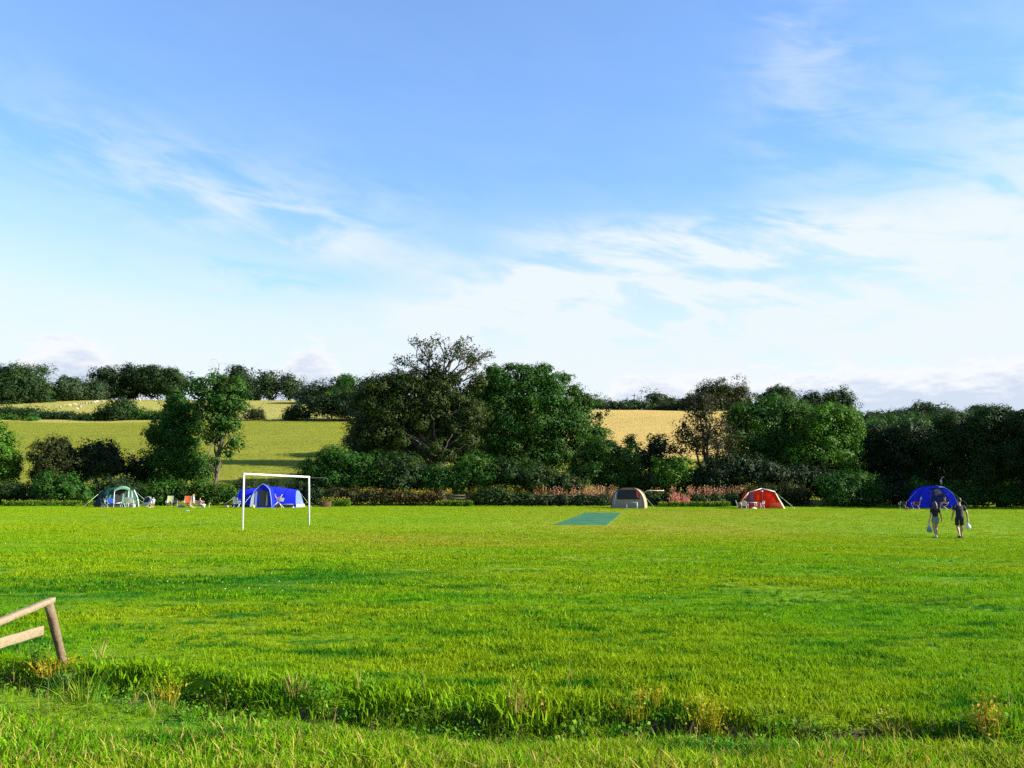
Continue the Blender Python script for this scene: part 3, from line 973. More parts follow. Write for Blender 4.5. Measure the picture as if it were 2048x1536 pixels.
shrub('scrub_bush', 'dark low scrub filling the gap beside the small rounded tree', [(1300, 965, 30, 26), (1335, 975, 30, 22), (1385, 965, 30, 28), (1420, 975, 34, 26), (1455, 970, 30, 28), (1260, 975, 30, 20)], 103, 'deep', 'bush')
shrub('scrub_bush', 'dark low scrub between the red tent hedge and the woodland', [(1600, 965, 34, 30), (1650, 965, 34, 30), (1570, 970, 30, 26), (1760, 970, 30, 24), (1800, 968, 34, 26), (1850, 965, 36, 26), (1900, 965, 36, 26), (1950, 965, 36, 26), (2000, 962, 36, 28), (2050, 962, 36, 28)], 99, 'deep', 'bush')
SCRUB = 'scrub in front of the oak'
for lab, spec, kind in (
    ('leafy scrub mass behind the right goal post', [(640, 935, 36, 26), (672, 915, 34, 24), (620, 958, 30, 24), (665, 955, 44, 28)], 'mid'),
    ('tall scrub between the goal and the oak trunk', [(715, 928, 40, 28), (745, 945, 44, 30), (708, 962, 38, 22)], 'mid'),
    ('dark scrub left of the oak trunk', [(800, 935, 44, 28), (785, 962, 44, 22), (830, 958, 36, 24)], 'dark'),
    ('scrub hiding the foot of the oak trunk', [(872, 952, 38, 24), (900, 965, 34, 18), (858, 968, 30, 16)], 'mid'),
    ('sunlit scrub right of the oak trunk', [(945, 935, 40, 28), (925, 962, 38, 22), (970, 955, 38, 26)], 'mid'),
    ('dense scrub below the large green tree', [(1015, 945, 46, 30), (1065, 958, 48, 26), (1110, 962, 40, 22), (1145, 968, 34, 18)], 'dark')):
    shrub('scrub_bush', lab, spec, 98.5, kind, 'bush', SCRUB, layers=4.6, clump=.2)

# right side: dying larch, light green trees, dark woodland
def larch_limbs(mb, base, rng):
    D = 99
    p, rr = limb(P(1425, 985, D), P(1405, 790, D), .20, .05, rng, 12, .012)
    mb.tube(p - base, rr, 6, False)
    p2, rr2 = limb(P(1440, 960, D), P(1428, 850, D), .13, .05, rng, 8, .02)
    mb.tube(p2 - base, rr2, 6, False)
    for k in range(46):
        i = rng.uniform(.25, 1)
        s = p[0] * (1 - i) + p[-1] * i
        L = (1.15 - i) * 4.4 + .4
        a = rng.uniform(0, 2 * math.pi)
        d = np.array((math.cos(a), math.sin(a) * .8, -.05 + .5 * (i - .4)))
        twigs(mb, s - base, d / np.linalg.norm(d), L * rng.uniform(.6, 1), .045, 1, rng, .4)
tree('larch_tree', 'thin brownish dying conifer with sky and straw showing through it', [(1405, 800, 24, 18), (1400, 825, 34, 22), (1415, 855, 44, 24), (1385, 880, 40, 24), (1430, 890, 46, 28), (1365, 860, 16, 20), (1350, 895, 26, 18), (1440, 925, 40, 28)],
     99, 'brown', group=EDGE, layers=2.7, clump=.22, trunk=(1425, 1000), limbs=True, extra=larch_limbs, lpx=4.4, inner=.1)
tree('edge_tree', 'broad light green tree left of the bright one', [(1500, 822, 38, 22), (1545, 815, 42, 24), (1590, 822, 36, 22), (1480, 845, 40, 30), (1540, 850, 52, 36), (1600, 850, 42, 34), (1500, 890, 56, 40), (1575, 895, 58, 40), (1530, 935, 70, 36)],
     104, 'mid', group=EDGE, layers=4.8, clump=.18, trunk=(1540, 1000))
tree('edge_tree', 'bright yellow green tree with a sunlit right side', [(1655, 830, 34, 24), (1690, 838, 32, 26), (1640, 855, 36, 30), (1690, 865, 32, 30), (1650, 890, 40, 34), (1705, 890, 20, 26), (1620, 915, 44, 36), (1680, 925, 40, 36)],
     100, 'bright', group=EDGE, layers=4.8, clump=.19, trunk=(1660, 1002))
WOOD = 'dark woodland on the right'
for lab, spec, d, kind in (
    ('dark woodland tree just right of the bright yellow green tree', [(1745, 880, 40, 28), (1770, 895, 44, 34), (1740, 920, 46, 36), (1775, 940, 44, 32)], 103, 'deep'),
    ('woodland tree left of the blue dome tent top', [(1820, 868, 44, 26), (1850, 890, 46, 36), (1810, 910, 46, 36), (1850, 940, 52, 34)], 100, 'deep'),
    ('woodland tree rising above the pale sign post', [(1905, 850, 40, 26), (1930, 870, 46, 36), (1890, 895, 48, 40), (1930, 930, 52, 38)], 96, 'dark'),
    ('tallest sunlit topped woodland tree near the right edge', [(1990, 832, 38, 22), (1970, 850, 40, 30), (2015, 852, 40, 32), (1975, 890, 52, 40), (2020, 900, 48, 40), (1985, 935, 56, 36)], 92.5, 'dark'),
    ('woodland tree cut by the right edge of the picture', [(2052, 842, 40, 26), (2075, 870, 46, 40), (2050, 910, 48, 40), (2075, 940, 50, 36)], 89, 'deep'),
    ('woodland tree standing just outside the right edge', [(2130, 835, 50, 34), (2150, 880, 56, 50), (2130, 930, 60, 40), (2210, 860, 60, 50), (2200, 930, 60, 40)], 85, 'deep')):  # last tree is out of view, added to shade the wood
    tree('woodland_tree', lab, spec, d, kind, 'tree', WOOD, layers=5.0, clump=.14, rough=.08)
tree('woodland_tree', 'dark understorey tree behind the red tent', [(1470, 940, 50, 34), (1420, 955, 40, 26), (1530, 950, 50, 30), (1590, 955, 44, 28), (1640, 955, 40, 28)], 98, 'deep', 'tree', WOOD, layers=4.8)

# ---------------------------------------------------------------- hedges and scrub along the field edge
EH = 'hedge along the edge of the field'
for lab, spec, d, kind, sp in (
    ('low tangled hedge at the left edge beside the green tent', [(-10, 985, 30, 24), (25, 985, 30, 24), (60, 990, 30, 20)], 95, 'dark', 0),
    ('hedge carrying on outside the left edge', [(-60, 985, 32, 24), (-110, 983, 34, 24), (-165, 985, 34, 22), (-220, 985, 34, 22)], 95, 'dark', 0),
    ('bramble hump close to the left side of the green tent', [(95, 975, 32, 26), (130, 972, 34, 28), (160, 985, 26, 22), (110, 995, 36, 16)], 94, 'mid', 0),
    ('dark bushes behind the green tent', [(195, 985, 28, 26), (230, 980, 30, 28), (265, 985, 26, 24)], 97, 'deep', 0),
    ('green undergrowth behind the camp chairs', [(300, 985, 28, 20), (335, 980, 28, 22), (370, 985, 26, 20), (320, 1000, 30, 12)], 94, 'mid', 0),
    ('undergrowth between the camp chairs and the large blue tent', [(405, 980, 26, 22), (435, 985, 26, 20), (458, 988, 20, 20), (420, 1000, 30, 11)], 94, 'mid', 0),
    ('shaded hedge right behind the large blue tent', [(490, 985, 30, 22), (540, 985, 30, 20), (590, 985, 30, 22), (625, 988, 22, 22)], 97, 'deep', 0),
    ('clipped hedge with rusty tips right of the goal', [(670, 990, 24, 14), (705, 991, 26, 14), (742, 992, 24, 13), (775, 993, 22, 12), (802, 994, 20, 11)], 94, 'rust', 3),
    ('lower clipped hedge with rusty tips next to the fence gap', [(830, 995, 20, 10), (858, 995, 18, 11), (880, 992, 10, 14)], 94, 'rust', 3),
    ('rounded dark shrub right of the open rail fence', [(975, 992, 26, 16), (1000, 990, 26, 15), (960, 998, 20, 10)], 93, 'dark', 0),
    ('dark shrub touching the one by the rail fence', [(1030, 997, 22, 12), (1055, 998, 18, 10)], 93, 'dark', 0),
    ('low dark hedge left of the beige tent', [(1085, 1001, 24, 8), (1120, 1000, 24, 9), (1160, 1001, 24, 9), (1200, 1001, 24, 9)], 93, 'deep', 0),
    ('dark hedge right of the beige tent', [(1305, 997, 20, 13), (1335, 998, 20, 12), (1362, 1000, 18, 11)], 94, 'deep', 2),
    ('dark hedge between the pink flowers and the red tent', [(1395, 1000, 22, 11), (1430, 999, 24, 12), (1465, 998, 22, 13)], 94, 'dark', 2),
    ('grassy topped hedge behind the red tent', [(1500, 992, 24, 18), (1535, 988, 26, 20), (1570, 988, 26, 20), (1600, 990, 24, 20)], 94, 'olive', 5),
    ('big rounded bush between the red tent and the blue dome tent', [(1665, 975, 30, 26), (1705, 970, 36, 27), (1742, 975, 28, 26), (1690, 995, 46, 20), (1735, 998, 34, 17)], 92, 'mid', 8),
    ('dark hedge just left of the blue dome tent', [(1785, 992, 26, 18), (1815, 988, 24, 20)], 93, 'deep', 2),
    ('bright leafy top of the hedge behind the blue dome tent', [(1832, 972, 20, 14), (1855, 980, 20, 14)], 94, 'bright', 3),
    ('sunlit hedge between the sign post and the walking man', [(1905, 982, 26, 18), (1940, 984, 28, 20), (1975, 986, 26, 18), (1940, 1000, 46, 13)], 92, 'mid', 7),
    ('sunlit hedge reaching the right edge of the picture', [(2005, 986, 26, 20), (2035, 984, 26, 22), (2070, 984, 30, 24), (2025, 1002, 40, 12)], 91, 'mid', 7),
    ('hedge carrying on outside the right edge', [(2110, 984, 36, 24), (2160, 984, 36, 26)], 89, 'deep', 2)):
    shrub('hedge', lab, spec, d, kind, 'hedge', EH, layers=5.0, clump=.24, spikes=sp)

# flowers and tall weeds behind the rail fence
def spires(name, label, x0, x1, d0, d1, top0, top1, n, stem_kind, flower, seed, frac=.5):
    """Upright weeds: a thin stem of narrow leaves with a flower spike on top."""
    rng = np.random.default_rng(seed)
    sp, sn, fp, fn = [], [], [], []
    for _ in range(n):
        d = rng.uniform(d0, d1)
        px = rng.uniform(x0, x1)
        base = at(px, d)
        topz = P(px, rng.uniform(top0, top1), d)[2]
        hgt = max(.5, topz - base[2])
        lean = rng.normal(size=2) * .06
        for k in range(13):
            t = k / 12
            p = base + np.array((lean[0] * t, lean[1] * t, hgt * t)) + rng.normal(size=3) * (.06, .06, .02)
            if t > 1 - frac:
                w = (1 - t) / frac
                fp.append(p + rng.normal(size=3) * .03 * (w + .3)); fn.append(rng.normal(size=3) + (0.3, -.3, .2))
                fp.append(p + rng.normal(size=3) * .05 * (w + .3)); fn.append(rng.normal(size=3) + (0.3, -.3, .2))
            else:
                sp.append(p); sn.append(rng.normal(size=3) + (0, 0, .3))
                sp.append(p + rng.normal(size=3) * .1); sn.append(rng.normal(size=3) + (0, 0, .3))
    def mk(nm, p, nn, size, mt, asp, par):
        p, nn = np.array(p), np.array(nn)
        nn /= np.linalg.norm(nn, axis=1, keepdims=True)
        v, q = leaf_quads(p, nn, size * rng.uniform(.6, 1.3, len(p)), rng, asp)
        return mesh_np(nm, v, q, mt, par)
    o = mk(name, sp, sn, .20, LEAF[stem_kind], .4, None)
    tag(o, label, 'flowers', None, 'stuff')
    mk('flower_spikes', fp, fn, .14, flower, .7, o)
PINK = leaf_mat('pink_flower', (0.34, 0.16, 0.11), (0.48, 0.27, 0.18), (0.38, 0.25, 0.10), patch=.8)
HOTPINK = leaf_mat('bright_pink_flower', (0.38, 0.11, 0.12), (0.52, 0.20, 0.18), (0.42, 0.19, 0.13), patch=.8)
GOLD = leaf_mat('golden_flower', (0.20, 0.15, 0.012), (0.36, 0.24, 0.03), (0.28, 0.12, 0.03), patch=.8)
spires('willowherb', 'pale pink willowherb in flower behind the fence left of the beige tent', 1068, 1235, 96.6, 100, 970, 985, 560, 'olive', PINK, 11)
spires('willowherb', 'pink willowherb in flower between the beige and red tents', 1375, 1500, 95.3, 99, 970, 985, 480, 'olive', PINK, 12)
spires('willowherb', 'bright pink willowherb clump in front of the dark hedge', 1340, 1380, 91.5, 93, 984, 999, 60, 'mid', HOTPINK, 13, .6)
spires('willowherb', 'single tall pink willowherb tuft right of the beige tent', 1340, 1354, 96, 98, 968, 980, 26, 'olive', PINK, 14, .6)
spires('goldenrod', 'yellow flowering weeds behind the rail fence below the green tree', 940, 1090, 97, 100, 970, 984, 420, 'yellow', GOLD, 15, .45)
spires('dock_weeds', 'rusty seed heads of dock along the top of the clipped hedge', 655, 905, 95.5, 97, 976, 988, 170, 'olive', GOLD, 16, .3)
spires('tall_weeds', 'green and straw coloured weeds round the rail fence right of the beige tent', 1296, 1345, 96, 98, 974, 990, 70, 'mid', GOLD, 17, .25)
spires('nettles', 'bright nettles at the foot of the clipped hedge', 640, 700, 90, 91.5, 994, 1004, 80, 'bright', GOLD, 18, .05)
spires('nettles', 'bright nettles below the open rail fence', 870, 945, 91.5, 92.5, 1000, 1006, 90, 'bright', GOLD, 19, .05)
spires('nettles', 'bright nettles between the beige tent and the red tent', 1320, 1460, 90.5, 92, 1006, 1012, 130, 'bright', GOLD, 20, .05)
spires('nettles', 'bright nettles along the hedge foot left of the green tent', 5, 185, 90, 92, 1000, 1008, 150, 'bright', GOLD, 21, .05)


# ---------------------------------------------------------------- grass
def blades(name, n, spread, h, w, rng, mat, lean=.35, flop=.25):
    """One tuft prototype: n bent tapering blades."""
    v, q, t = [], [], []
    for i in range(n):
        a = rng.uniform(0, 2 * math.pi)
        r = spread * math.sqrt(rng.random())
        b = np.array((r * math.cos(a), r * math.sin(a), -.01))
        hh = h * rng.uniform(.45, 1.25)
        d = rng.uniform(0, 2 * math.pi)
        ld = np.array((math.cos(d), math.sin(d), 0)) * hh * rng.uniform(.05, lean)
        s = rng.uniform(0, 2 * math.pi)
        sd = np.array((math.cos(s), math.sin(s), 0)) * w * .5 * rng.uniform(.7, 1.3)
        k = len(v)
        mid = b + ld * .35 + (0, 0, hh * .6)
        tip = b + ld * (1 + flop * rng.random()) + (0, 0, hh * rng.uniform(.85, 1.0))
        v += [b - sd, b + sd, mid + sd * .8, mid - sd * .8, tip]
        q.append((k, k + 1, k + 2, k + 3))
        t.append((k + 3, k + 2, k + 4))
    return proto(name, v, [np.array(q), np.array(t)], mat)

def proto(name, v, f, mat):
    o = mesh_np(name, v, f, mat)
    COL.objects.unlink(o)                        # only a source for the grass below
    return o

def rosette(name, n, L, w, rng, mat, rise=.6):
    """Broad leaves from one root: dock, plantain and the like."""
    v, q = [], []
    for i in range(n):
        a = i * 2.4 + rng.normal() * .3
        l = L * rng.uniform(.6, 1.2)
        d = np.array((math.cos(a), math.sin(a), 0))
        s = np.array((-d[1], d[0], 0)) * w * rng.uniform(.7, 1.2)
        el = rise * rng.uniform(.5, 1.4)
        k = len(v)
        for t, wd in ((0, .12), (.4, .5), (.75, .42), (1.0, .04)):
            c = d * l * t * math.cos(el) + np.array((0, 0, l * t * math.sin(el) - .35 * l * t * t))
            v += [c - s * wd, c + s * wd]
        q += [(k + 2 * j, k + 2 * j + 1, k + 2 * j + 3, k + 2 * j + 2) for j in range(3)]
    return proto(name, v, [np.array(q)], mat)

def scatter(name, label, pts, scale, protos, rng, tilt=.12, idx=None, cat='grass'):
    """Instances tufts on points: one uncountable mass of grass."""
    n = len(pts)
    me = bpy.data.meshes.new(name)
    me.vertices.add(n)
    me.vertices.foreach_set('co', np.asarray(pts, np.float32).ravel())
    def attr(nm, ty, data, key):
        a = me.attributes.new(nm, ty, 'POINT')
        a.data.foreach_set(key, np.asarray(data).ravel())
    attr('size', 'FLOAT', np.asarray(scale, np.float32), 'value')
    rot = np.stack([rng.normal(size=n) * tilt, rng.normal(size=n) * tilt, rng.uniform(0, 6.283, n)], -1)
    attr('turn', 'FLOAT_VECTOR', rot.astype(np.float32), 'vector')
    attr('pick', 'INT', (rng.integers(0, len(protos), n) if idx is None else idx).astype(np.int32), 'value')
    o = bpy.data.objects.new(name, me)
    COL.objects.link(o)
    tag(o, label, cat, None, 'stuff')
    ng = bpy.data.node_groups.new(name + '_scatter', 'GeometryNodeTree')
    ng.interface.new_socket('Geometry', in_out='INPUT', socket_type='NodeSocketGeometry')
    ng.interface.new_socket('Geometry', in_out='OUTPUT', socket_type='NodeSocketGeometry')
    N, L = ng.nodes, ng.links
    gi, go = N.new('NodeGroupInput'), N.new('NodeGroupOutput')
    g2i = N.new('GeometryNodeGeometryToInstance')
    for p in reversed(protos):
        oi = N.new('GeometryNodeObjectInfo')
        oi.inputs['Object'].default_value = p
        oi.inputs['As Instance'].default_value = False
        L.new(oi.outputs['Geometry'], g2i.inputs[0])
    iop = N.new('GeometryNodeInstanceOnPoints')
    iop.inputs['Pick Instance'].default_value = True
    def named(nm, ty):
        a = N.new('GeometryNodeInputNamedAttribute')
        a.data_type = ty
        a.inputs['Name'].default_value = nm
        return a.outputs['Attribute']
    L.new(gi.outputs[0], iop.inputs['Points'])
    L.new(g2i.outputs[0], iop.inputs['Instance'])
    L.new(named('pick', 'INT'), iop.inputs['Instance Index'])
    e2r = N.new('FunctionNodeEulerToRotation')
    L.new(named('turn', 'FLOAT_VECTOR'), e2r.inputs[0])
    L.new(e2r.outputs[0], iop.inputs['Rotation'])
    L.new(named('size', 'FLOAT'), iop.inputs['Scale'])
    L.new(iop.outputs[0], go.inputs[0])
    md = o.modifiers.new('scatter', 'NODES')
    md.node_group = ng
    return o

def spread_pts(y0, y1, dens, rng, pad=1.5, half=0.66):
    """Random points over the visible wedge of the field between two distances."""
    n = int(dens * (y1 - y0) * (half * (y0 + y1) + 2 * pad))
    y = np.sqrt(rng.uniform(y0 * y0, y1 * y1, n)) if y0 > 3 else rng.uniform(y0, y1, n)
    x = rng.uniform(-1, 1, n) * (half * y + pad)
    return np.stack([x, y, gz(x, y)], -1)

rg = np.random.default_rng(21)
TB, TD, TF = turf_blades('grass_blades'), turf_blades('grass_blades_with_straw', 1.0, .05), turf_blades('distant_grass_blades', 1.0, 0, .14)
LUSH = leaf_mat('lush_grass', (0.012, 0.085, 0.004), (0.035, 0.150, 0.006), None, .3)
near_p = [blades('tuft', 20, .055, .046, .0062, rg, TD, .9) for _ in range(5)]
TR = turf_blades('verge_blades', 1.12, .13, .25)
rough_p = [blades('rough_tuft', 20, .065, .085, .0070, rg, TR, .9) for _ in range(5)]
mid_p = [blades('mid_tuft', 34, .13, .046, .011, rg, TB, .9) for _ in range(5)]
far_p = [blades('far_tuft', 44, .36, .030, .028, rg, TF, 1.0) for _ in range(5)]

def lush(p):
    """Longer and shorter growth by place."""
    return .45 + 1.1 * vnoise(p[:, 0] * .45 + 50, p[:, 1] * 1.15 + 50, 31) * (.5 + vnoise(p[:, 0] * 2.1 + 9, p[:, 1] * 3.3 + 9, 33))

def off_wicket(p):
    a = wick[0]; b = wick[3]; r = wick[1]; s = wick[2]
    t = (p[:, 1] - a[1]) / (b[1] - a[1])
    l, h = a[0] + (b[0] - a[0]) * t, r[0] + (s[0] - r[0]) * t
    return ~((t > .0) & (t < 1.0) & (p[:, 0] > l - .02) & (p[:, 0] < h + .02))

p = spread_pts(4.9, 6.6, 420, rg)
yc = np.interp(p[:, 0], DITCH_X, DITCH_Y)
keep = (p[:, 1] < yc - .32) & ~((p[:, 1] < 5.30 + .3 * vnoise(p[:, 0] * 1.6, p[:, 1] * 2, 4)) & (p[:, 0] < -.75) & (vnoise(p[:, 0] * 5 + 40, p[:, 1] * 5, 8) < .74))
p = p[keep]
scatter('verge_grass', 'rough bright green grass on the near side of the ditch', p, lush(p) * rg.uniform(.6, 1.2, len(p)), rough_p, rg, .2)
p = spread_pts(6.3, 17, 300, rg)
p = p[rg.random(len(p)) < np.clip((17 - p[:, 1]) / 6.5, 0, 1)]
yc = np.interp(p[:, 0], DITCH_X, DITCH_Y)
p = p[p[:, 1] > yc + .34]
edge = np.exp(-((p[:, 1] - np.interp(p[:, 0], DITCH_X, DITCH_Y) - .55) / .35) ** 2)
scatter('field_grass', 'short mown grass of the near field', p, lush(p) * rg.uniform(.7, 1.3, len(p)) * (1 + .7 * edge), near_p, rg, .15)
p = spread_pts(10.5, 44, 62, rg)
p = p[rg.random(len(p)) < np.clip((p[:, 1] - 10.5) / 6.5, 0, 1) * np.clip((44 - p[:, 1]) / 22, 0, 1)]
p = p[off_wicket(p)]
scatter('field_grass', 'mown grass in the middle of the field', p, lush(p) * rg.uniform(.7, 1.3, len(p)), mid_p, rg, .12)
p = spread_pts(22, 96, 7.5, rg, half=.64)
p = p[rg.random(len(p)) < np.clip((p[:, 1] - 22) / 20, 0, 1)]
p = p[off_wicket(p)]
scatter('field_grass', 'mown yellow green grass at the far side of the field', p, rg.uniform(.6, 1.2, len(p)), far_p, rg, .1)

# thicker tussocks that stand above the mown turf and throw short shadows
tus_p = [blades('tussock', 34, .075, .085, .0085, rg, LUSH, .8) for _ in range(4)]
p = spread_pts(7.4, 26, 26.0, rg)
yc = np.interp(p[:, 0], DITCH_X, DITCH_Y)
rowy = .6 * vnoise(p[:, 0] * .8 + 7, p[:, 1] * 3.2 + 3, 71) + .4 * vnoise(p[:, 0] * 2.2, p[:, 1] * 5.0, 72)
pr_ = np.clip((rowy - .50) * 5, 0, 1) * np.clip(1.35 - p[:, 1] / 22, .1, 1)
p = p[(rg.random(len(p)) < pr_) & (p[:, 1] > yc + .6)]
scatter('grass_tussocks', 'darker green tussocks in loose rows across the near field', p, rg.uniform(.40, .95, len(p)), tus_p, rg, .15)

# white clover heads dotted over the turf
CLOVER = plain('clover_flower', (0.62, 0.60, 0.50), .8)
cl_p = [proto('clover', *(lambda m: (np.vstack(m.v), [np.vstack(m.q), np.vstack(m.t)]))(MB().ball((0, 0, .035), .0062, 6, 4)), CLOVER)]
p = spread_pts(10.5, 34, 1.7, rg)
p = p[rg.random(len(p)) < np.clip((vnoise(p[:, 0] * .5, p[:, 1] * .5, 44) - .42) * 2.5, .03, 1)]
scatter('clover_flowers', 'tiny white clover heads scattered over the field', p, rg.uniform(.7, 1.5, len(p)), cl_p, rg, .1, None, 'flowers')

# weeds in and round the ditch
WEED = leaf_mat('weed_leaves', (0.045, 0.135, 0.007), (0.110, 0.240, 0.014), (0.16, 0.22, 0.014), patch=1.2)
DKWEED = leaf_mat('dark_weed_leaves', (0.022, 0.070, 0.008), (0.055, 0.130, 0.014), None)
STRAW = leaf_mat('dry_stems', (0.22, 0.17, 0.05), (0.38, 0.29, 0.10), None, .2)
AMBER = leaf_mat('amber_grass', (0.17, 0.20, 0.008), (0.36, 0.28, 0.018), (0.30, 0.16, 0.014), .3, 2.0)
RUST = leaf_mat('rusty_weed', (0.13, 0.07, 0.016), (0.24, 0.13, 0.03), None, .2)

def bush_proto(name, n, h, w, rng, mat, size):
    p = rng.normal(size=(n, 3)) * (w, w, h * .36) + (0, 0, h * .48)
    p[:, 2] = np.clip(p[:, 2], .01, h)
    nn = unit(n, rng) + (0, 0, .5)
    nn /= np.linalg.norm(nn, axis=1, keepdims=True)
    v, q = leaf_quads(p, nn, size * rng.uniform(.6, 1.4, n), rng, .6)
    return proto(name, v, [q], mat)

weed_p = [bush_proto('weed', 46, .20, .08, rg, WEED, .045) for _ in range(3)] + [bush_proto('weed', 46, .18, .08, rg, DKWEED, .045) for _ in range(2)] \
    + [blades('long_tuft', 16, .06, .24, .009, rg, TD, .8, .5) for _ in range(3)] + [rosette('dock', 8, .20, .055, rg, WEED) for _ in range(2)] \
    + [blades('dry_tuft', 9, .05, .26, .005, rg, STRAW, .6, .4)]
prob = np.array([.12, .12, .11, .05, .05, .15, .15, .13, .06, .06, .10])
prob /= prob.sum()
n = 8200
x = rg.uniform(-6.6, 5.6, n)
yc = np.interp(x, DITCH_X, DITCH_Y)
left = np.clip((-x - .3) / 1.2, 0, 1)
t = rg.uniform(-.66, .46, n) * (1 + .35 * left) - .12 * left
y = yc + t
patch = np.clip((vnoise(x * 1.5 + 80, y * 1.8, 12) - .30) * 2.6, .06, 1)
dens = patch * (1 - .60 * (1 - left) * np.exp(-((t + .18) / .17) ** 2))
k = (rg.random(n) < dens) & (y > 5.45)
pts = np.stack([x, y, gz(x, y)], -1)[k]
low = -(pts[:, 2] - 0.0)
x, y, t = x[k], y[k], t[k]
size = rg.uniform(.35, .80, len(pts)) * (.45 + .75 * vnoise(x * 1.7, y * 1.7, 6)) * np.where(low > .08, 1.15, .62)
scatter('ditch_weeds', 'tangle of weeds, docks and long grass filling the ditch', pts, size, weed_p, rg, .25, rg.choice(len(weed_p), len(pts), p=prob), 'weeds')
n = 150
x = rg.uniform(-6, 5.2, n)
y = np.interp(x, DITCH_X, DITCH_Y) + rg.normal(size=n) * .5
stalk = [blades('stalk', 3, .03, .42, .0042, rg, STRAW, .45, .5) for _ in range(4)]
scatter('dry_stalks', 'thin pale seed stalks standing along the ditch', np.stack([x, y, gz(x, y)], -1), rg.uniform(.4, .8, n), stalk, rg, .18, None, 'weeds')

# clumps one can point to
def clump(name, label, px, py, n, h, spread, w, mat, lean=.7, group=None, cat='plant', leaves=None):
    r = np.random.default_rng(hash_(label))
    g = G(px, py)
    v, q, t = [], [], []
    for i in range(n):
        a = r.uniform(0, 6.283)
        rr = spread * math.sqrt(r.random())
        b = np.array((rr * math.cos(a), rr * math.sin(a), -.02))
        hh = h * r.uniform(.45, 1.15)
        ld = np.array((math.cos(a), math.sin(a), 0)) * hh * r.uniform(.0, lean) + r.normal(size=3) * (.02, .02, 0)
        s = r.uniform(0, 6.283)
        sd = np.array((math.cos(s), math.sin(s), 0)) * w * .5
        kk = len(v)
        for f, wd, drop in ((0, 1, 0), (.4, .9, 0), (.75, .6, .03), (1, .1, .10)):
            c = b + ld * f ** 1.6 + (0, 0, hh * (f - drop))
            v += [c - sd * wd, c + sd * wd]
        q += [(kk + 2 * j, kk + 2 * j + 1, kk + 2 * j + 3, kk + 2 * j + 2) for j in range(3)]
    o = mesh_np(name, v, np.array(q), mat, None, False, (g[0], g[1], on(g[0], g[1])))
    tag(o, label, cat, group)
    if leaves:
        cnt, sz, mt = leaves
        p = r.normal(size=(cnt, 3)) * (spread, spread, h * .28) + (0, 0, h * .5)
        p[:, 2] = np.clip(p[:, 2], .01, h * 1.1)
        nn = unit(cnt, r) + (0, 0, .3)
        nn /= np.linalg.norm(nn, axis=1, keepdims=True)
        lv, lq = leaf_quads(p, nn, sz * r.uniform(.6, 1.4, cnt), r, .6)
        mesh_np('leaves', lv, lq, mt, o)
    return o
CG = 'plants along the ditch'
clump('grass_clump', 'upright amber grass clump right of centre in the ditch', 1418, 1468, 120, .26, .10, .006, AMBER, .4, CG, 'grass', (220, .030, AMBER))
clump('grass_clump', 'wide amber and green clump left of the tallest amber clump', 1262, 1450, 80, .20, .13, .006, AMBER, .6, CG, 'grass', (240, .028, WEED))
clump('grass_clump', 'yellowing grass clump on the far lip of the ditch', 1298, 1420, 60, .18, .10, .006, AMBER, .5, CG, 'grass', (90, .026, AMBER))
clump('grass_clump', 'splayed golden dry grass in the dark of the ditch', 872, 1458, 60, .20, .03, .006, STRAW, 1.5, CG, 'grass')
clump('weed_plant', 'rust coloured dead weed in the dark of the ditch', 1082, 1452, 26, .16, .05, .008, RUST, .8, CG, 'weed', (26, .03, RUST))
clump('weed_plant', 'orange brown tall weed by the ditch near the right edge', 1978, 1484, 60, .34, .06, .006, RUST, .25, CG, 'weed', (240, .026, AMBER))
clump('grass_clump', 'broad green blades at the right end of the ditch', 2030, 1475, 36, .18, .08, .016, WEED, .7, CG, 'grass')
clump('grass_clump', 'curled straw and seed heads arching over the ditch at the right', 1780, 1482, 34, .20, .05, .006, STRAW, 1.4, CG, 'grass', (40, .022, STRAW))
clump('grass_clump', 'pale straw tuft at the left end of the ditch', 590, 1392, 46, .22, .07, .006, STRAW, .9, CG, 'grass')
clump('weed_plant', 'tall yellow green weed left in the ditch', 640, 1430, 30, .28, .06, .006, WEED, .5, CG, 'weed', (170, .028, WEED))
clump('grass_clump', 'yellow seeding grass on the bank right of the fence post', 338, 1410, 50, .26, .07, .006, AMBER, .6, CG, 'grass', (70, .024, AMBER))
clump('grass_clump', 'ochre dead grass round the foot of the fence post', 110, 1352, 110, .22, .15, .007, AMBER, .8, CG, 'grass', (180, .024, AMBER))
clump('weed_plant', 'leafy weed with seed heads growing against the lower rail', 72, 1338, 34, .36, .07, .006, DKWEED, .35, CG, 'weed', (170, .034, WEED))
clump('dock_plant', 'large dock leaves standing on the bank top', 240, 1332, 6, .13, .05, .055, DKWEED, 1.2, CG, 'plant')
clump('dock_plant', 'second tuft of dock leaves right on the bank top', 275, 1334, 6, .13, .05, .045, DKWEED, .9, CG, 'plant')
clump('grass_clump', 'dark thick grass tussock right of the fence post foot', 140, 1390, 180, .24, .16, .011, DKWEED, .6, CG, 'grass', (160, .034, DKWEED))
clump('grass_clump', 'long arching grass blades on the bank slope', 165, 1405, 60, .30, .12, .009, WEED, 1.0, CG, 'grass')
clump('weed_plant', 'dry pale seed head alone above the bank', 200, 1318, 8, .26, .03, .005, STRAW, .4, CG, 'weed', (16, .022, STRAW))
clump('grass_clump', 'dark grass tuft in the middle of the near verge', 815, 1478, 40, .12, .07, .010, DKWEED, .6, CG, 'grass')
clump('grass_clump', 'green tussock on the far lip of the ditch, centre left', 745, 1382, 46, .16, .09, .009, WEED, .8, CG, 'grass', (60, .03, WEED))
clump('grass_clump', 'thin green rushes standing out of the ditch, centre right', 1175, 1470, 40, .28, .07, .006, WEED, .5, CG, 'grass')
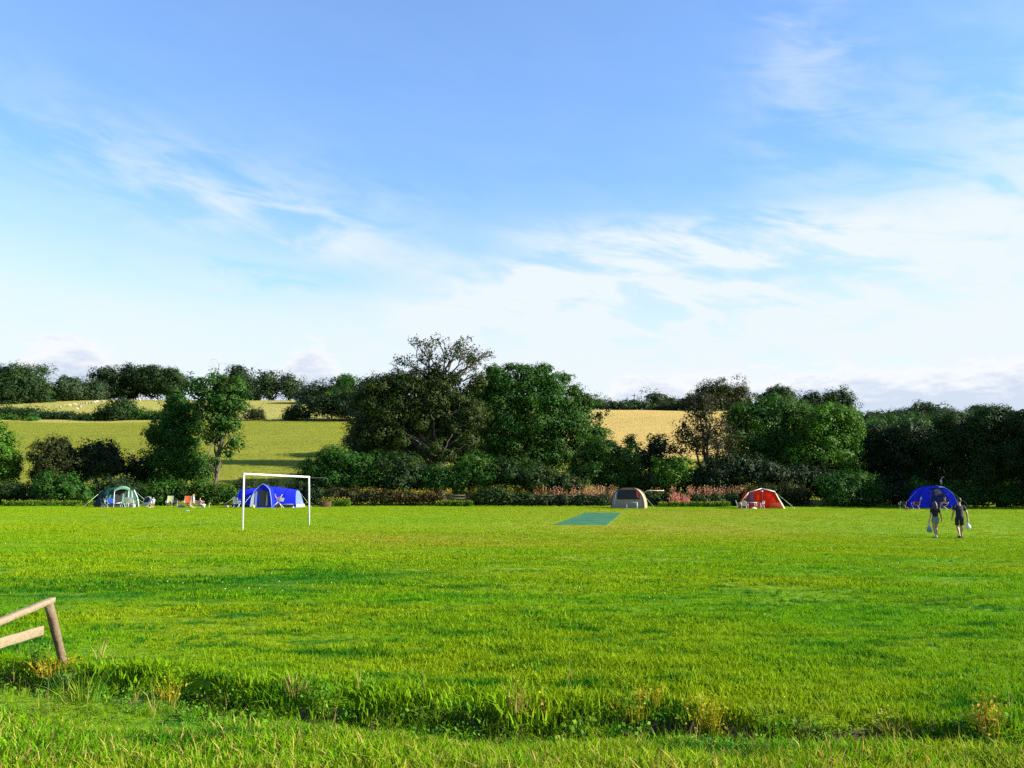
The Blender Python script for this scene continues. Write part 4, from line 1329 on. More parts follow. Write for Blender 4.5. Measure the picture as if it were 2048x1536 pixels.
clump('grass_clump', 'rushes with pale tips by the ditch, right of the amber clump', 1545, 1470, 40, .30, .10, .006, WEED, .6, CG, 'grass', (30, .02, STRAW))
clump('grass_clump', 'dry upright stalks at the centre of the far lip', 1032, 1440, 26, .36, .05, .006, STRAW, .35, CG, 'grass', (46, .024, AMBER))

# loose stones and a timber edging by the camera
SOILM = plain('stone', (0.30, 0.25, 0.20), 0.95, 0.4, 14.0, bump=0.6)
r = np.random.default_rng(5)
mb = MB()
for i in range(260):
    x, y = r.uniform(-3.4, -.4), r.uniform(4.95, 5.45)
    if r.random() < .6 * (y - 4.95) / .5:
        continue
    s = r.uniform(.006, .022)
    mb.ball((x, y, on(x, y) + s * .3), (s * r.uniform(.8, 1.5), s * r.uniform(.8, 1.3), s * .7), 5, 4)
tag(mb.build('gravel', SOILM), 'small loose stones on bare soil at the bottom left edge', 'gravel', None, 'stuff')
PALEWOOD = plain('weathered_wood', (0.24, 0.18, 0.11), 0.85, 0.3, 9.0, bump=0.4)
a, b = G(1846, 1489), G(2046, 1497)
a[2], b[2] = on(a[0], a[1]) + .012, on(b[0], b[1]) + .016
d = b - a
mb = MB()
ang = math.atan2(d[1], d[0])
mb.box((a + b) / 2, (np.linalg.norm(d), .035, .030), Matrix.Rotation(ang, 3, 'Z'))
tag(mb.build('timber_edging', PALEWOOD), 'pale timber edging board half hidden in the grass at the lower right', 'board')


# ---------------------------------------------------------------- goal, fences, posts
WHITE = plain('white_paint', (0.62, 0.61, 0.57), 0.45, 0.06, 5.0)
gl, gr = G(485, 1062), G(618.5, 1051)
for g in (gl, gr):
    g[2] = on(g[0], g[1])
gt_l, gt_r = P(488, 948, gl[1]), P(618, 954, gr[1])
goal = empty('football_goal', (gl + gr) / 2, 0, 'white football goal frame without a net standing in front of the large blue tent', 'goal')
o = np.array(goal.location)
MB().tube([gl - o - (0, 0, .2), gt_l - o], .040, 12).build('post', WHITE, goal, True)
MB().tube([gr - o - (0, 0, .2), gt_r - o], .040, 12).build('post', WHITE, goal, True)
dv = (gt_r - gt_l) / np.linalg.norm(gt_r - gt_l)
MB().tube([gt_l - o - dv * .045, gt_r - o + dv * .045], .046, 12).build('crossbar', WHITE, goal, True)
for s in (gt_l, gt_r):
    back = np.array((1.0, .25, 0.0))
    back /= np.linalg.norm(back)
    pts = [s - o + back * t * .80 - (0, 0, .04) for t in np.linspace(0, 1, 6)]
    e = pts[-1]
    for a in np.linspace(.2, 2.7, 8):
        pts.append(e + back * .13 * math.sin(a) + np.array((0, 0, -.13 + .13 * math.cos(a))))
    MB().tube(pts, .0065, 6).build('net_hook', plain('grey_paint', (0.20, 0.20, 0.20), .5), goal, True)

POSTW = plain('fence_post_wood', (0.140, 0.102, 0.060), 0.9, 0.55, 18.0, bump=0.6)
RAILW = plain('fence_rail_wood', (0.200, 0.155, 0.092), 0.85, 0.55, 26.0, bump=0.5)
pb, ptop = G(127, 1330), P(97, 1206, 8.5)
pb[2] = on(pb[0], pb[1])
fence = empty('knee_rail_fence', pb, 0, 'low weathered wooden rail fence leaning at the lower left edge', 'fence')
def post_mesh(a, b, r, par):
    t = np.linspace(0, 1, 7)[:, None]
    rr = np.full(7, r) * (1 + .03 * np.random.default_rng(2).normal(size=7))
    MB().tube(a * (1 - t) + b * t, rr, 14).build('post', POSTW, par, True)
post_mesh((pb - ptop) * .35, ptop - pb, .041, fence)
def rail(a, b, w, th, par):
    """Board from a to b, tall side facing right."""
    a, b = np.asarray(a), np.asarray(b)
    d = (b - a) / np.linalg.norm(b - a)
    s = np.cross(d, (0, 0, 1.0))
    s /= np.linalg.norm(s)
    u = np.cross(s, d)
    r = np.random.default_rng(8)
    rows = []
    for t in np.linspace(0, 1, 9):
        c = a * (1 - t) + b * t + u * r.normal() * .002
        k = [(-1, -1), (-1, .86), (-.8, 1), (.8, 1), (1, .86), (1, -.86), (.8, -1), (-.8, -1), (-1, -1)]
        rows.append([c + s * th / 2 * x + u * w / 2 * z for x, z in k])
    m = MB().sheet(rows)
    for q in (rows[0], rows[-1]):
        m.sheet([[q[0], q[1], q[2]], [q[6], q[4], q[3]]])
    m.build('rail', RAILW, par)
tl, tr_ = P(-2, 1243, 7.35), P(103, 1201, 8.52)
ll, lr = P(-2, 1289.5, 7.55), P(93.5, 1261.5, 8.58)
tl2, ll2 = tl + (tl - tr_) * .9, ll + (ll - lr) * .95
rail(tl2 - pb, tr_ - pb + (tr_ - tl) / np.linalg.norm(tr_ - tl) * .02, .052, .060, fence)
rail(ll2 - pb + (-.045, 0, 0), lr - pb + (-.045, 0, 0), .088, .032, fence)
e = ll2
eb = np.array((e[0] + .03, e[1] + .1, on(e[0], e[1] + .1)))
post_mesh(eb - (0, 0, .25) - pb, np.array((eb[0] - .06, eb[1], tl2[2] - .02)) - pb, .041, fence)

FW = plain('old_fence_wood', (0.085, 0.065, 0.042), 0.9, 0.3, 5.0)
rf = empty('rail_fence', at(885, 95.6), 0, 'dark wooden post and rail fence behind the hedge shrubs and the beige tent', 'fence')
o = np.array(rf.location)
px_posts = np.linspace(885, 1243, 9)
pp = [at(x, 95.6) for x in px_posts]
pm = None
for i, q in enumerate(pp):
    MB().box(q - o + (0, 0, .60), (.11, .11, 1.3)).build('post', FW, rf)
    if i:
        a = pp[i - 1]
        for h in (.45, .80, 1.12):
            c = (a + q) / 2 - o
            L = q - a
            m = Matrix.Rotation(math.atan2(L[1], L[0]), 3, 'Z') @ Matrix.Rotation(-math.atan2(L[2], math.hypot(L[0], L[1])), 3, 'Y')
            MB().box(c + (0, -.075, h), (np.linalg.norm(L) - .01, .035, .10), m).build('rail', FW, rf)

CREAM = plain('cream_paint', (0.50, 0.44, 0.30), 0.6, 0.1, 6.0)
sgn = empty('bent_pipe_post', at(1884, 92.5), 0, 'pale post with a curved pipe on top above the hedge behind the blue dome tent', 'post')
o = np.array(sgn.location)
zt, zb = P(1884, 960, 92.5)[2] - o[2], P(1884, 970, 92.5)[2] - o[2]
MB().tube([(0, 0, -.2), (0, 0, zb)], .06, 10).build('pole', FW, sgn, True)
MB().tube([(0, 0, zb), (0, 0, zb + .05), (0, 0, zt), (0.01, 0, zt + .03)], [.08, .11, .10, .06], 12).build('cap', CREAM, sgn, True)
MB().tube([(0.01, 0, zt), (.05, 0, zt + .16), (.14, 0, zt + .26), (.26, 0, zt + .32), (.34, 0, zt + .30)], .035, 8).build('bent_pipe', CREAM, sgn, True)

up = empty('telegraph_pole', at(1272, 286), 0, 'thin telegraph pole on the skyline left of the small domed tree', 'pole')
o = np.array(up.location)
zt = P(1272, 787, 286)[2] - o[2]
MB().tube([(0, 0, -.3), (0, 0, zt)], [.20, .13], 8).build('pole', FW, up, True)
MB().box((0, -.17, zt - .7), (1.9, .14, .16)).build('crossarm', FW, up)

# ---------------------------------------------------------------- sheep on the upper pasture
WOOL = plain('wool', (0.36, 0.33, 0.27), 0.95, 0.12, 9.0)
def sheep_mesh():
    m = MB()
    m.ball((0, 0, .62), (.55, .28, .30), 10, 7)
    m.ball((.62, 0, .72), (.20, .11, .13), 8, 6)
    m.tube([(.35, 0, .70), (.58, 0, .74)], [.2, .12], 8)
    for x in (-.35, .33):
        for y in (-.13, .13):
            m.tube([(x, y, 0), (x, y, .5)], [.045, .07], 6)
    for y in (-.11, .11):
        m.ball((.54, y, .80), (.04, .07, .03), 6, 4)
    return m
def fuse(o, voxel, smooth=True):
    """Turns overlapping solids into one continuous skin."""
    md = o.modifiers.new('fuse', 'REMESH')
    md.mode = 'VOXEL'
    md.voxel_size = voxel
    md.use_smooth_shade = smooth
    bpy.context.view_layer.update()
    me = bpy.data.meshes.new_from_object(o.evaluated_get(bpy.context.evaluated_depsgraph_get()))
    old = o.data
    o.modifiers.clear()
    o.data = me
    bpy.data.meshes.remove(old)
    return o
s0 = fuse(sheep_mesh().build('sheep', WOOL), .05)
tag(s0, 'white sheep grazing on the pale pasture below the skyline trees', 'sheep', 'sheep on the upper pasture')
r = np.random.default_rng(4)
spots = [(110, 814), (127, 813), (150, 811), (153, 812), (162, 811), (165, 810), (172, 809), (178, 808), (184, 808), (190, 807), (195, 806), (155, 820), (160, 816), (206, 806), (277, 799), (279, 803), (262, 802), (274, 801), (302, 800), (120, 816), (140, 813), (312, 803)]
for i, (x, y) in enumerate(spots):
    s = s0 if i == 0 else s0.copy()
    if i:
        COL.objects.link(s)
    s['label'] = ('white sheep low on the pale pasture close to the hedge top' if y > 814 else 'white sheep in the loose row under the low domed skyline trees') if x < 240 else 'white sheep on the right part of the pale pasture below the tallest skyline dome'
    g = G(x, y)
    s.location = (g[0], g[1], on(g[0], g[1]))
    s.rotation_euler.z = r.uniform(0, 6.28)
    k = r.uniform(.70, .95)
    s.scale = (k, k, k)

# ---------------------------------------------------------------- tents
def fabric(name, col, trans=.15, rough=.65, spec=.12):
    return plain(name, col, rough, .10, 1.5, trans, spec)
BLUE = fabric('blue_nylon', (0.009, 0.018, 0.48))
BLUE2 = fabric('royal_blue_nylon', (0.011, 0.022, 0.54))
NAVY = fabric('navy_nylon', (0.008, 0.012, 0.075))
PALEBLUE = fabric('pale_blue_nylon', (0.26, 0.34, 0.62))
MESHGREY = plain('dark_mesh_and_shade', (0.020, 0.022, 0.026), .8, .3, 6.0)  # window mesh, and the painted shade of the door openings
GREYSK = fabric('grey_groundsheet', (0.10, 0.10, 0.11))
ROPE = plain('guy_rope', (0.45, 0.62, 0.35), .8)
POLE = plain('white_tent_pole', (0.75, 0.74, 0.70), .4)
SILVER = plain('grey_metal', (0.45, 0.45, 0.46), .35, .1)

def ropes(par, pairs, r=.011, mat=None):
    for a, b in pairs:
        MB().tube([a, b], r, 4).build('guy_rope', mat or ROPE, par)

def arch(w, h, n=17, p=1.25, lean=0.0, x0=0.0):
    out = []
    for t in np.linspace(0, math.pi, n):
        out.append((x0 - w / 2 * math.copysign(abs(math.cos(t)) ** (1 / p), math.cos(t)), lean, h * math.sin(t) ** (1 / p)))
    return np.array(out)

M = 85 / F                       # metres per photo pixel at the tents
# blue dome at the right
t = empty('dome_tent', at(1880, 84.6), rad(-4), 'royal blue dome tent with a dark door behind the walking couple', 'tent', 'tents along the field edge')
A, B, H = 2.43, 1.9, 2.25
def dome(az, e, k=1.0):
    r = math.cos(e) ** .82
    return (A * k * r * math.cos(az), B + B * k * r * math.sin(az), H * k * math.sin(e) ** .92)
cuts = [rad(x) for x in (-180, -140, -112, -68, -40, 0, 60, 120, 180)]
for i in range(8):
    aa = np.linspace(cuts[i], cuts[i + 1], 7)
    rows = []
    for e in np.linspace(.0, math.pi / 2 * .985, 12):
        rows.append([np.array(dome(a, e, 1 - .018 * math.sin(math.pi * (a - cuts[i]) / (cuts[i + 1] - cuts[i])))) for a in aa])
    MB().sheet(rows).build('fabric_panel', BLUE2 if i in (3, 4) else BLUE, t, True)
for a in cuts[:-1]:
    MB().tube([dome(a, e, 1.008) for e in np.linspace(0, math.pi / 2 * .985, 14)], .028, 6).build('pole_sleeve', PALEBLUE if abs(a) in (rad(40), 0.0) else NAVY, t, True)  # pale blue right-hand seams stand for light reflected off the roof
rows = [[dome(a, e, 1.004) for a in np.linspace(rad(-109), rad(-72), 6)] for e in np.linspace(.10, 1.12, 9)]
MB().sheet(rows).build('door', NAVY, t, True)
rows = [[dome(a, e, 1.012) for a in np.linspace(rad(-100), rad(-80), 5)] for e in np.linspace(.55, .95, 5)]
MB().sheet(rows).build('door_mesh', plain('navy_mesh', (0.006, 0.010, 0.035), .8), t, True)
rows = [[dome(a, e, 1.006) for a in np.linspace(rad(-136), rad(-131), 4)] for e in np.linspace(.34, .50, 4)]
MB().sheet(rows).build('window', PALEBLUE, t, True)
rows = [[dome(a, e, 1.015) for a in np.linspace(rad(-72), rad(-20), 9)] for e in np.linspace(1.12, 1.24, 4)]
MB().sheet(rows).build('roof_highlight', plain('white_highlight', (0.72, 0.74, 0.80), .6), t, True)  # white strip painted as the bright highlight on the roof
rows = [[dome(a, e, 1.010) for a in np.linspace(-math.pi, math.pi, 40)] for e in (0.0, .05)]
MB().sheet(rows).build('ground_skirt', GREYSK, t)
ropes(t, [(dome(rad(-20), .8), (3.4, 1.0, 0)), (dome(rad(-160), .8), (-3.4, 1.0, 0))])

# beige tunnel tent
SAND = fabric('sand_nylon', (0.30, 0.235, 0.15), .1)
SANDG = fabric('shaded_beige_nylon', (0.25, 0.22, 0.185), .06)  # front panel: beige turned greyer to carry its shade
MAROON = fabric('maroon_nylon', (0.16, 0.025, 0.025))
t = empty('tunnel_tent', at(1255, 85), rad(-24), 'beige tunnel tent with a dark upper window and maroon trim', 'tent', 'tents along the field edge')
fr, sections = [], []
for y, w, h in ((0, 3.3, 2.0), (1.2, 3.2, 1.95), (2.3, 2.7, 1.6), (3.2, 1.9, 1.0)):
    s = arch(w, h, 19, 1.25)
    s[:, 1] = y
    sections.append(s)
MB().sheet(sections).build('shell', SAND, t, True)
f = sections[0].copy()
f[:, 1] -= .01
n = len(f)
def front_rows(f, z0, z1, inset=0.0, y=-.02, x_shift=0.0):
    rows = []
    W_, H_ = f[-1, 0] - f[0, 0], f[:, 2].max()
    for z in np.linspace(z0, z1, 9):
        half = W_ / 2 * max(0.02, (1 - min(.999, z / H_) ** 1.25 ** 1.0) ** .8) - inset
        rows.append([(x + x_shift, y - .10 * math.sin(math.pi * min(1, z / H_)), z) for x in np.linspace(-half, half, 9)])
    return rows
def arch_fill(w, h, z0, z1, y, inset, p=1.25, xa=-1.0, xb=1.0):
    rows = []
    for z in np.linspace(z0, z1, 10):
        s = (z / h) ** p
        c = math.sqrt(max(0, 1 - min(.9999, s) ** 2)) ** (1 / p)
        half = max(.02, w / 2 * c - inset)
        rows.append([(x, y - .12 * math.sin(math.pi * z / h) * (1 - (x / (w / 2)) ** 2), z) for x in np.linspace(max(-half, xa * w / 2), min(half, xb * w / 2), 9)])
    return rows
MB().sheet(arch_fill(3.3, 2.0, 0, 1.985, -.005, .0)).build('front_panel', SANDG, t, True)
MB().sheet(arch_fill(3.3, 2.0, .86, 1.80, -.03, .16, xa=-.62, xb=.74)).build('window', MESHGREY, t, True)
MB().tube(sections[0] + (0, -.02, 0), .045, 6).build('arch_trim', MAROON, t, True)
MB().tube(sections[1] + (0, 0, .01), .035, 6).build('pole_sleeve', SAND, t, True)
MB().sheet([[(.92, -.15, 1.72), (1.10, -.15, 1.60)], [(.95, -.19, 1.35), (1.16, -.18, 1.20)], [(1.0, -.16, 1.02), (1.2, -.16, .98)]]).build('hanging_cloth', fabric('red_cloth', (0.55, 0.06, 0.06)), t)
MB().sheet([[(-1.12, -.13, 1.58), (-1.02, -.13, 1.58)], [(-1.14, -.15, 1.38), (-.98, -.15, 1.38)]]).build('vent_flap', PALEBLUE, t)
MB().tube([(-1.14, -.13, 1.4), (-1.36, -.03, .05)], .022, 5).build('zip_line', POLE, t)
MB().sheet([s[[0, 1]] * (1, 1, .6) + (-.02, 0, 0) for s in sections]).build('ground_skirt', GREYSK, t)
MB().tube([(0, 3.2, .95), (1.0, 3.6, 1.72), (2.6, 4.0, 1.70)], .02, 4).build('guy_rope', POLE, t)
ropes(t, [((1.5, .6, 1.2), (2.6, .4, 0)), ((-1.5, .6, 1.2), (-2.6, .3, 0))])

# red frame tent
RED = fabric('red_canvas', (0.64, 0.026, 0.010), .25, .8, .04)
RED2 = fabric('scarlet_canvas', (0.70, 0.042, 0.010), .3, .8, .04)
ORANGE = fabric('orange_canvas', (0.52, 0.085, 0.03), .3, .8, .1)
PLUM = fabric('plum_window', (0.09, 0.025, 0.05), .1, .4, .2)
t = empty('frame_tent', at(1525, 85), rad(-3), 'red frame tent with pale trim and a plum coloured window panel', 'tent', 'tents along the field edge')
prof = [(-1.95, 0), (-1.62, .95), (-1.36, 1.52), (-.05, 1.93), (1.15, 1.62), (1.98, 0)]
dpt = 2.7
fp = [np.array((x, 0, z)) for x, z in prof]
bp = [np.array((x * .93, dpt, z * .95)) for x, z in prof]
MB().sheet([fp[2:4], bp[2:4]]).build('roof', RED, t)
MB().sheet([fp[3:5], bp[3:5]]).build('roof', RED2, t)
MB().sheet([fp[4:6], bp[4:6]]).build('side_wall', ORANGE, t)
MB().sheet([fp[0:3], bp[0:3]]).build('side_wall', RED, t)
MB().add(bp, [], [(0, 1, 5), (1, 2, 4), (1, 4, 5), (2, 3, 4)]).build('back_wall', RED, t)
def fq(name, pts, mat, y=0.0, bow=.05):
    """Front canvas piece from four corners, gently bowed outwards."""
    a, b, c, d = [np.array((p[0], y, p[1])) for p in pts]
    rows = []
    for v in np.linspace(0, 1, 6):
        l, r_ = a * (1 - v) + d * v, b * (1 - v) + c * v
        rows.append([l * (1 - u) + r_ * u + np.array((0, -bow * math.sin(math.pi * u) * math.sin(math.pi * v), 0)) for u in np.linspace(0, 1, 7)])
    MB().sheet(rows).build(name, mat, t, True)
fq('front_panel', [(-1.95, 0), (-.80, 0), (-.80, 1.695), (-1.36, 1.52)], fabric('shaded_red_canvas', (0.20, 0.02, 0.04), .1, .8, .1))  # left panel's shade is put into this darker red
fq('front_panel', [(-.797, 0), (-.10, 0), (-.10, 1.91), (-.797, 1.695)], RED2)
fq('front_panel', [(-.02, 0), (1.975, 0), (1.145, 1.62), (-.02, 1.925)], RED)
fq('lower_strip', [(.55, .04), (1.92, .04), (1.66, .62), (.75, .50)], ORANGE, -.055, .03)
fq('window', [(-1.66, .62), (-.86, .62), (-.88, 1.50), (-1.34, 1.36)], PLUM, -.06, .03)
MB().tube([(-.06, -.02, 0), (-.06, -.04, 1.0), (-.06, -.02, 1.9)], .035, 6).build('door_zip', MAROON, t)
MB().box((-.06, -.06, 1.66), (.22, .03, .16)).build('vent', PALEBLUE, t)
for i in range(1, 5):
    MB().tube([fp[i] + (0, -.02, .01), fp[i + 1] + (0, -.02, .01)], .04 if i > 2 else .03, 6).build('trim', POLE if i != 4 else CREAM, t)
MB().tube([fp[0] + (0, -.02, 0), fp[1] + (0, -.02, 0)], .03, 6).build('trim', GREYSK, t)
MB().sheet([[(1.98, -.02, 0), (1.15, -.02, 1.62)], [(2.22, .35, 0), (1.28, .35, 1.66)]]).build('side_flap', CREAM, t)
ropes(t, [(fp[4], (2.9, -.6, 0)), (fp[2], (-2.7, -.5, 0))])

# large blue tent behind the goal
t = empty('ridge_tent', at(533, 85), rad(0), 'large blue tent with a central porch behind the goal', 'tent', 'tents along the field edge')
def section(x, h, y0=0.0, d=2.6):
    k = [(0, 0), (.10, .30), (.28, .62), (.60, .90), (1.3, 1.0), (2.0, .90), (2.32, .62), (2.5, .3), (2.6, 0)]
    return [np.array((x, y0 + y / 2.6 * d, h * z)) for y, z in k]
secs = [section(-3.42, .22, .3, 2.0), section(-3.15, 1.05, .1, 2.4), section(-2.83, 1.76), section(-1.9, 1.82), section(-.9, 1.98), section(.73, 2.0), section(1.75, 1.84), section(2.69, 1.72)]
secs[-1] = [p + np.array((.42 * (1 - p[2] / 1.72) * (.45 + .55 * p[1] / 2.6), 0, 0)) for p in secs[-1]]
MB().sheet(secs).build('shell', BLUE2, t)
e = secs[-1]
MB().add(np.array(e), [(0, 1, 7, 8), (1, 2, 6, 7), (2, 3, 5, 6)], [(3, 4, 5)]).build('end_panel', fabric('sunlit_blue_nylon', (0.11, 0.16, 0.42)), t)  # end panel paler: the sunlight on that side is put into its blue
q = [p + np.array((.02, 0, 0)) for p in e]
MB().sheet([[q[0], q[8]], [q[0] * (1, 1, 1) + np.array((0, .06, .34)), q[8] + np.array((0, -.06, .34))]]).build('end_skirt', plain('muddy_skirt', (0.26, 0.24, 0.22), .9, .4, 3.0), t)
pf = [(-1.30, 0), (-1.16, .9), (-.92, 1.55), (-.45, 2.05), (-.10, 2.27), (.22, 2.10), (.55, 1.75), (.72, .95), (.82, 0)]
pr = [[np.array((x, y, z * k)) for x, z in pf] for y, k in ((-1.0, 1.0), (-.4, 1.0), (.4, .96), (1.3, .87))]
MB().sheet(pr).build('porch', BLUE, t, True)
MB().tube([p + np.array((0, -.01, .01)) for p in pr[0]], .035, 6).build('porch_trim', PALEBLUE, t, True)
def pq(name, pts, mat, y):
    MB().add([(x, y, z) for x, z in pts], [tuple(range(4))]).build(name, mat, t)
MB().add([(x, -.97, z) for x, z in pf], [(0, 1, 7, 8), (1, 2, 6, 7), (2, 3, 5, 6)], [(3, 4, 5)]).build('porch_front', BLUE, t)
pq('doorway_shade', [(-.62, .20), (.42, .20), (.42, 1.62), (-.62, 1.62)], MESHGREY, -.985)  # dark sheet stands in for the shaded inside of the porch
pq('door_flap', [(-.84, .12), (-.64, .12), (-.60, 1.60), (-.80, 1.50)], PALEBLUE, -1.0)
pq('door_flap', [(.22, .20), (.40, .20), (.40, 1.55), (.30, 1.55)], plain('olive_curtain', (0.14, 0.15, 0.07), .9), -1.0)
pq('towel', [(-1.26, .10), (-.92, .10), (-.86, 1.40), (-1.10, 1.22)], plain('patterned_towel', (0.55, 0.55, 0.66), .9, .6, 14.0), -1.02)
pq('inner_window', [(-.58, .45), (-.36, .45), (-.36, 1.25), (-.58, 1.25)], BLUE2, -.995)
for x0, x1 in ((-3.3, -1.30), (.82, 2.69)):
    MB().sheet([[(x0, -.06, 0), (x1, -.06, 0)], [(x0, -.02, .30), (x1, -.02, .30)]]).build('ground_skirt', plain('black_skirt', (0.02, 0.02, 0.025), .9), t)
    MB().tube([(x0 + .05, -.015, .33), (x1 - .05, -.015, .33)], .022, 5).build('skirt_piping', PALEBLUE, t)
MB().sheet([[(1.05, .16, .62), (1.95, .16, .62)], [(1.12, .34, 1.22), (1.78, .34, 1.22)]]).build('window', PALEBLUE, t)
for x in (-2.83, -1.9, .73, 1.75):
    s = section(x, {-2.83: 1.76, -1.9: 1.82, .73: 2.0, 1.75: 1.84}[x])
    MB().tube([p + np.array((0, -.005, .012)) for p in s], .02, 5).build('seam', BLUE, t, True)
MB().tube([(-2.5, -.35, 0), (-2.45, -.28, .85)], .03, 5).build('side_pole', POLE, t)
ropes(t, [((2.69, 1.3, 1.72), (4.3, .6, 0)), ((2.69, .3, 1.1), (4.0, -.2, 0)), ((-2.83, .5, 1.3), (-4.4, -.2, 0)), ((-1.9, .2, 1.0), (-2.5, -1.2, 0)), ((-1.2, -1, 1.2), (-1.9, -1.9, 0))])

# green tent at the left
GRN = fabric('green_nylon', (0.010, 0.062, 0.036))
GRND = fabric('shaded_teal_nylon', (0.005, 0.013, 0.022), .06)  # left and back walls: dark teal with their shade put into the colour
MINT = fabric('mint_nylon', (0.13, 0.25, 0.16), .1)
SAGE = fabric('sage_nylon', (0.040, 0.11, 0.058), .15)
WIN = plain('clear_window', (0.16, 0.25, 0.22), .15, .3, 4.0, 0, .6)
t = empty('porch_tent', at(234, 85), rad(19), 'green tent with a pale mint arch over its open dark porch', 'tent', 'tents along the field edge')
#   ground plan corners and their leaning tops
gp = [(-2.15, .9), (-1.45, .1), (-.22, -.15), (1.10, -.15), (1.95, .4), (2.0, 2.6), (-2.0, 2.8)]
tp_ = [(-1.42, 1.2), (-1.05, .65), (-.22, .25), (1.05, .25), (1.42, .7), (1.35, 2.2), (-1.3, 2.3)]
zt = [1.62, 1.78, 1.80, 1.72, 1.66, 1.5, 1.5]
bo = [np.array((x, y, 0)) for x, y in gp]
to = [np.array((tp_[i][0], tp_[i][1], zt[i])) for i in range(7)]
def wall(i, j, mat, name='wall', n=6):
    rows = []
    for v in np.linspace(0, 1, n):
        k = .10 * math.sin(math.pi * v)
        a, b = bo[i] * (1 - v) + to[i] * v, bo[j] * (1 - v) + to[j] * v
        nrm = np.cross(bo[j] - bo[i], (0, 0, 1.0))
        nrm /= np.linalg.norm(nrm)
        rows.append([a + nrm * k, (a + b) / 2 + nrm * k * 1.1, b + nrm * k])
    MB().sheet(rows).build(name, mat, t, True)
    return rows
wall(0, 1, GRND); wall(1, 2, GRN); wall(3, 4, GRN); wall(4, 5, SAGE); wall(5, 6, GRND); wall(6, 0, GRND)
crown = np.array((.1, 1.4, 2.02))
MB().add(to + [crown], [], [(i, (i + 1) % 7, 7) for i in range(7)]).build('roof', GRN, t)
ac = [np.array((x, 0, z)) for x, z in ((-.24, 1.66), (0, 1.84), (.28, 1.95), (.6, 1.97), (.9, 1.90), (1.16, 1.74))]
MB().sheet([[p + np.array((0, -.42, -.03)) for p in ac], [p + np.array((-.02, .1, .10)) for p in ac], [p + np.array((-.05, .9, .06)) for p in ac]]).build('porch_arch', MINT, t, True)
MB().sheet([[p + np.array((0, -.42, -.03)) for p in ac], [p + np.array((0, -.41, -.20)) for p in ac]]).build('arch_edge', MINT, t)
MB().add([(-.22, -.14, .02), (1.1, -.14, .02), (1.1, .10, 1.74), (-.22, .10, 1.74)], [(0, 1, 2, 3)]).build('doorway_shade', MESHGREY, t)  # dark sheet painted for the shade inside the open porch
MB().add([(.42, -.16, .30), (.74, -.16, .30), (.76, .03, 1.45), (.52, .03, 1.30)], [(0, 1, 2, 3)]).build('door_flap', MINT, t)
MB().add([(.80, -.17, .06), (1.12, -.17, .06), (1.12, .06, 1.68), (.94, .06, 1.68)], [(0, 1, 2, 3)]).build('door_flap', SAGE, t)
for i, (u0, u1, v0, v1) in enumerate(((.10, .24, .3, .82), (.40, .52, .3, .7), (.80, .96, .22, .42))):
    nrm = np.array((.1, -.14, 0))
    def wp(u, v):
        return (bo[1] * (1 - u) + bo[2] * u) * (1 - v) + (to[1] * (1 - u) + to[2] * u) * v + nrm
    MB().add([wp(u0, v0), wp(u1, v0), wp(u1 + .06, v1), wp(u0 + .08, v1)], [(0, 1, 2, 3)]).build('window', WIN, t)
nrm = np.array((.06, -.14, 0))
def wp2(u, v):
    return (bo[3] * (1 - u) + bo[4] * u) * (1 - v) + (to[3] * (1 - u) + to[4] * u) * v + nrm
MB().add([wp2(.30, .25), wp2(.55, .25), wp2(.5, .9), wp2(.35, .92)], [(0, 1, 2, 3)]).build('window', WIN, t)
for i in (2, 3):
    MB().tube([bo[i] + (0, -.25, 0), bo[i] * .5 + to[i] * .5 + (0, -.32, 0), to[i] + (0, -.4, -.06)], .024, 6).build('porch_pole', POLE, t)
MB().tube([bo[4] + (.03, -.03, 0), bo[4] * .5 + to[4] * .5 + (.13, -.08, .1), to[4] + (.03, -.03, .02)], .04, 6).build('corner_pole', POLE, t, True)
for i, j in ((0, 1), (1, 2), (3, 4)):
    nn = np.cross(bo[j] - bo[i], (0, 0, 1.0)); nn /= np.linalg.norm(nn)
    MB().sheet([[bo[i] + nn * .02, bo[j] + nn * .02], [bo[i] * .86 + to[i] * .14 + nn * .065, bo[j] * .86 + to[j] * .14 + nn * .065]]).build('ground_skirt', plain('black_skirt', (0.02, 0.02, 0.025), .9), t)
MB().tube([(-.2, -.2, .36), (.46, -.22, .46)], .035, 5).build('door_sill', POLE, t)
ropes(t, [(to[4], (3.3, -.2, 0)), (bo[4] * .4 + to[4] * .6, (3.0, -.5, 0)), (to[0], (-3.0, 0, 0))], .014)


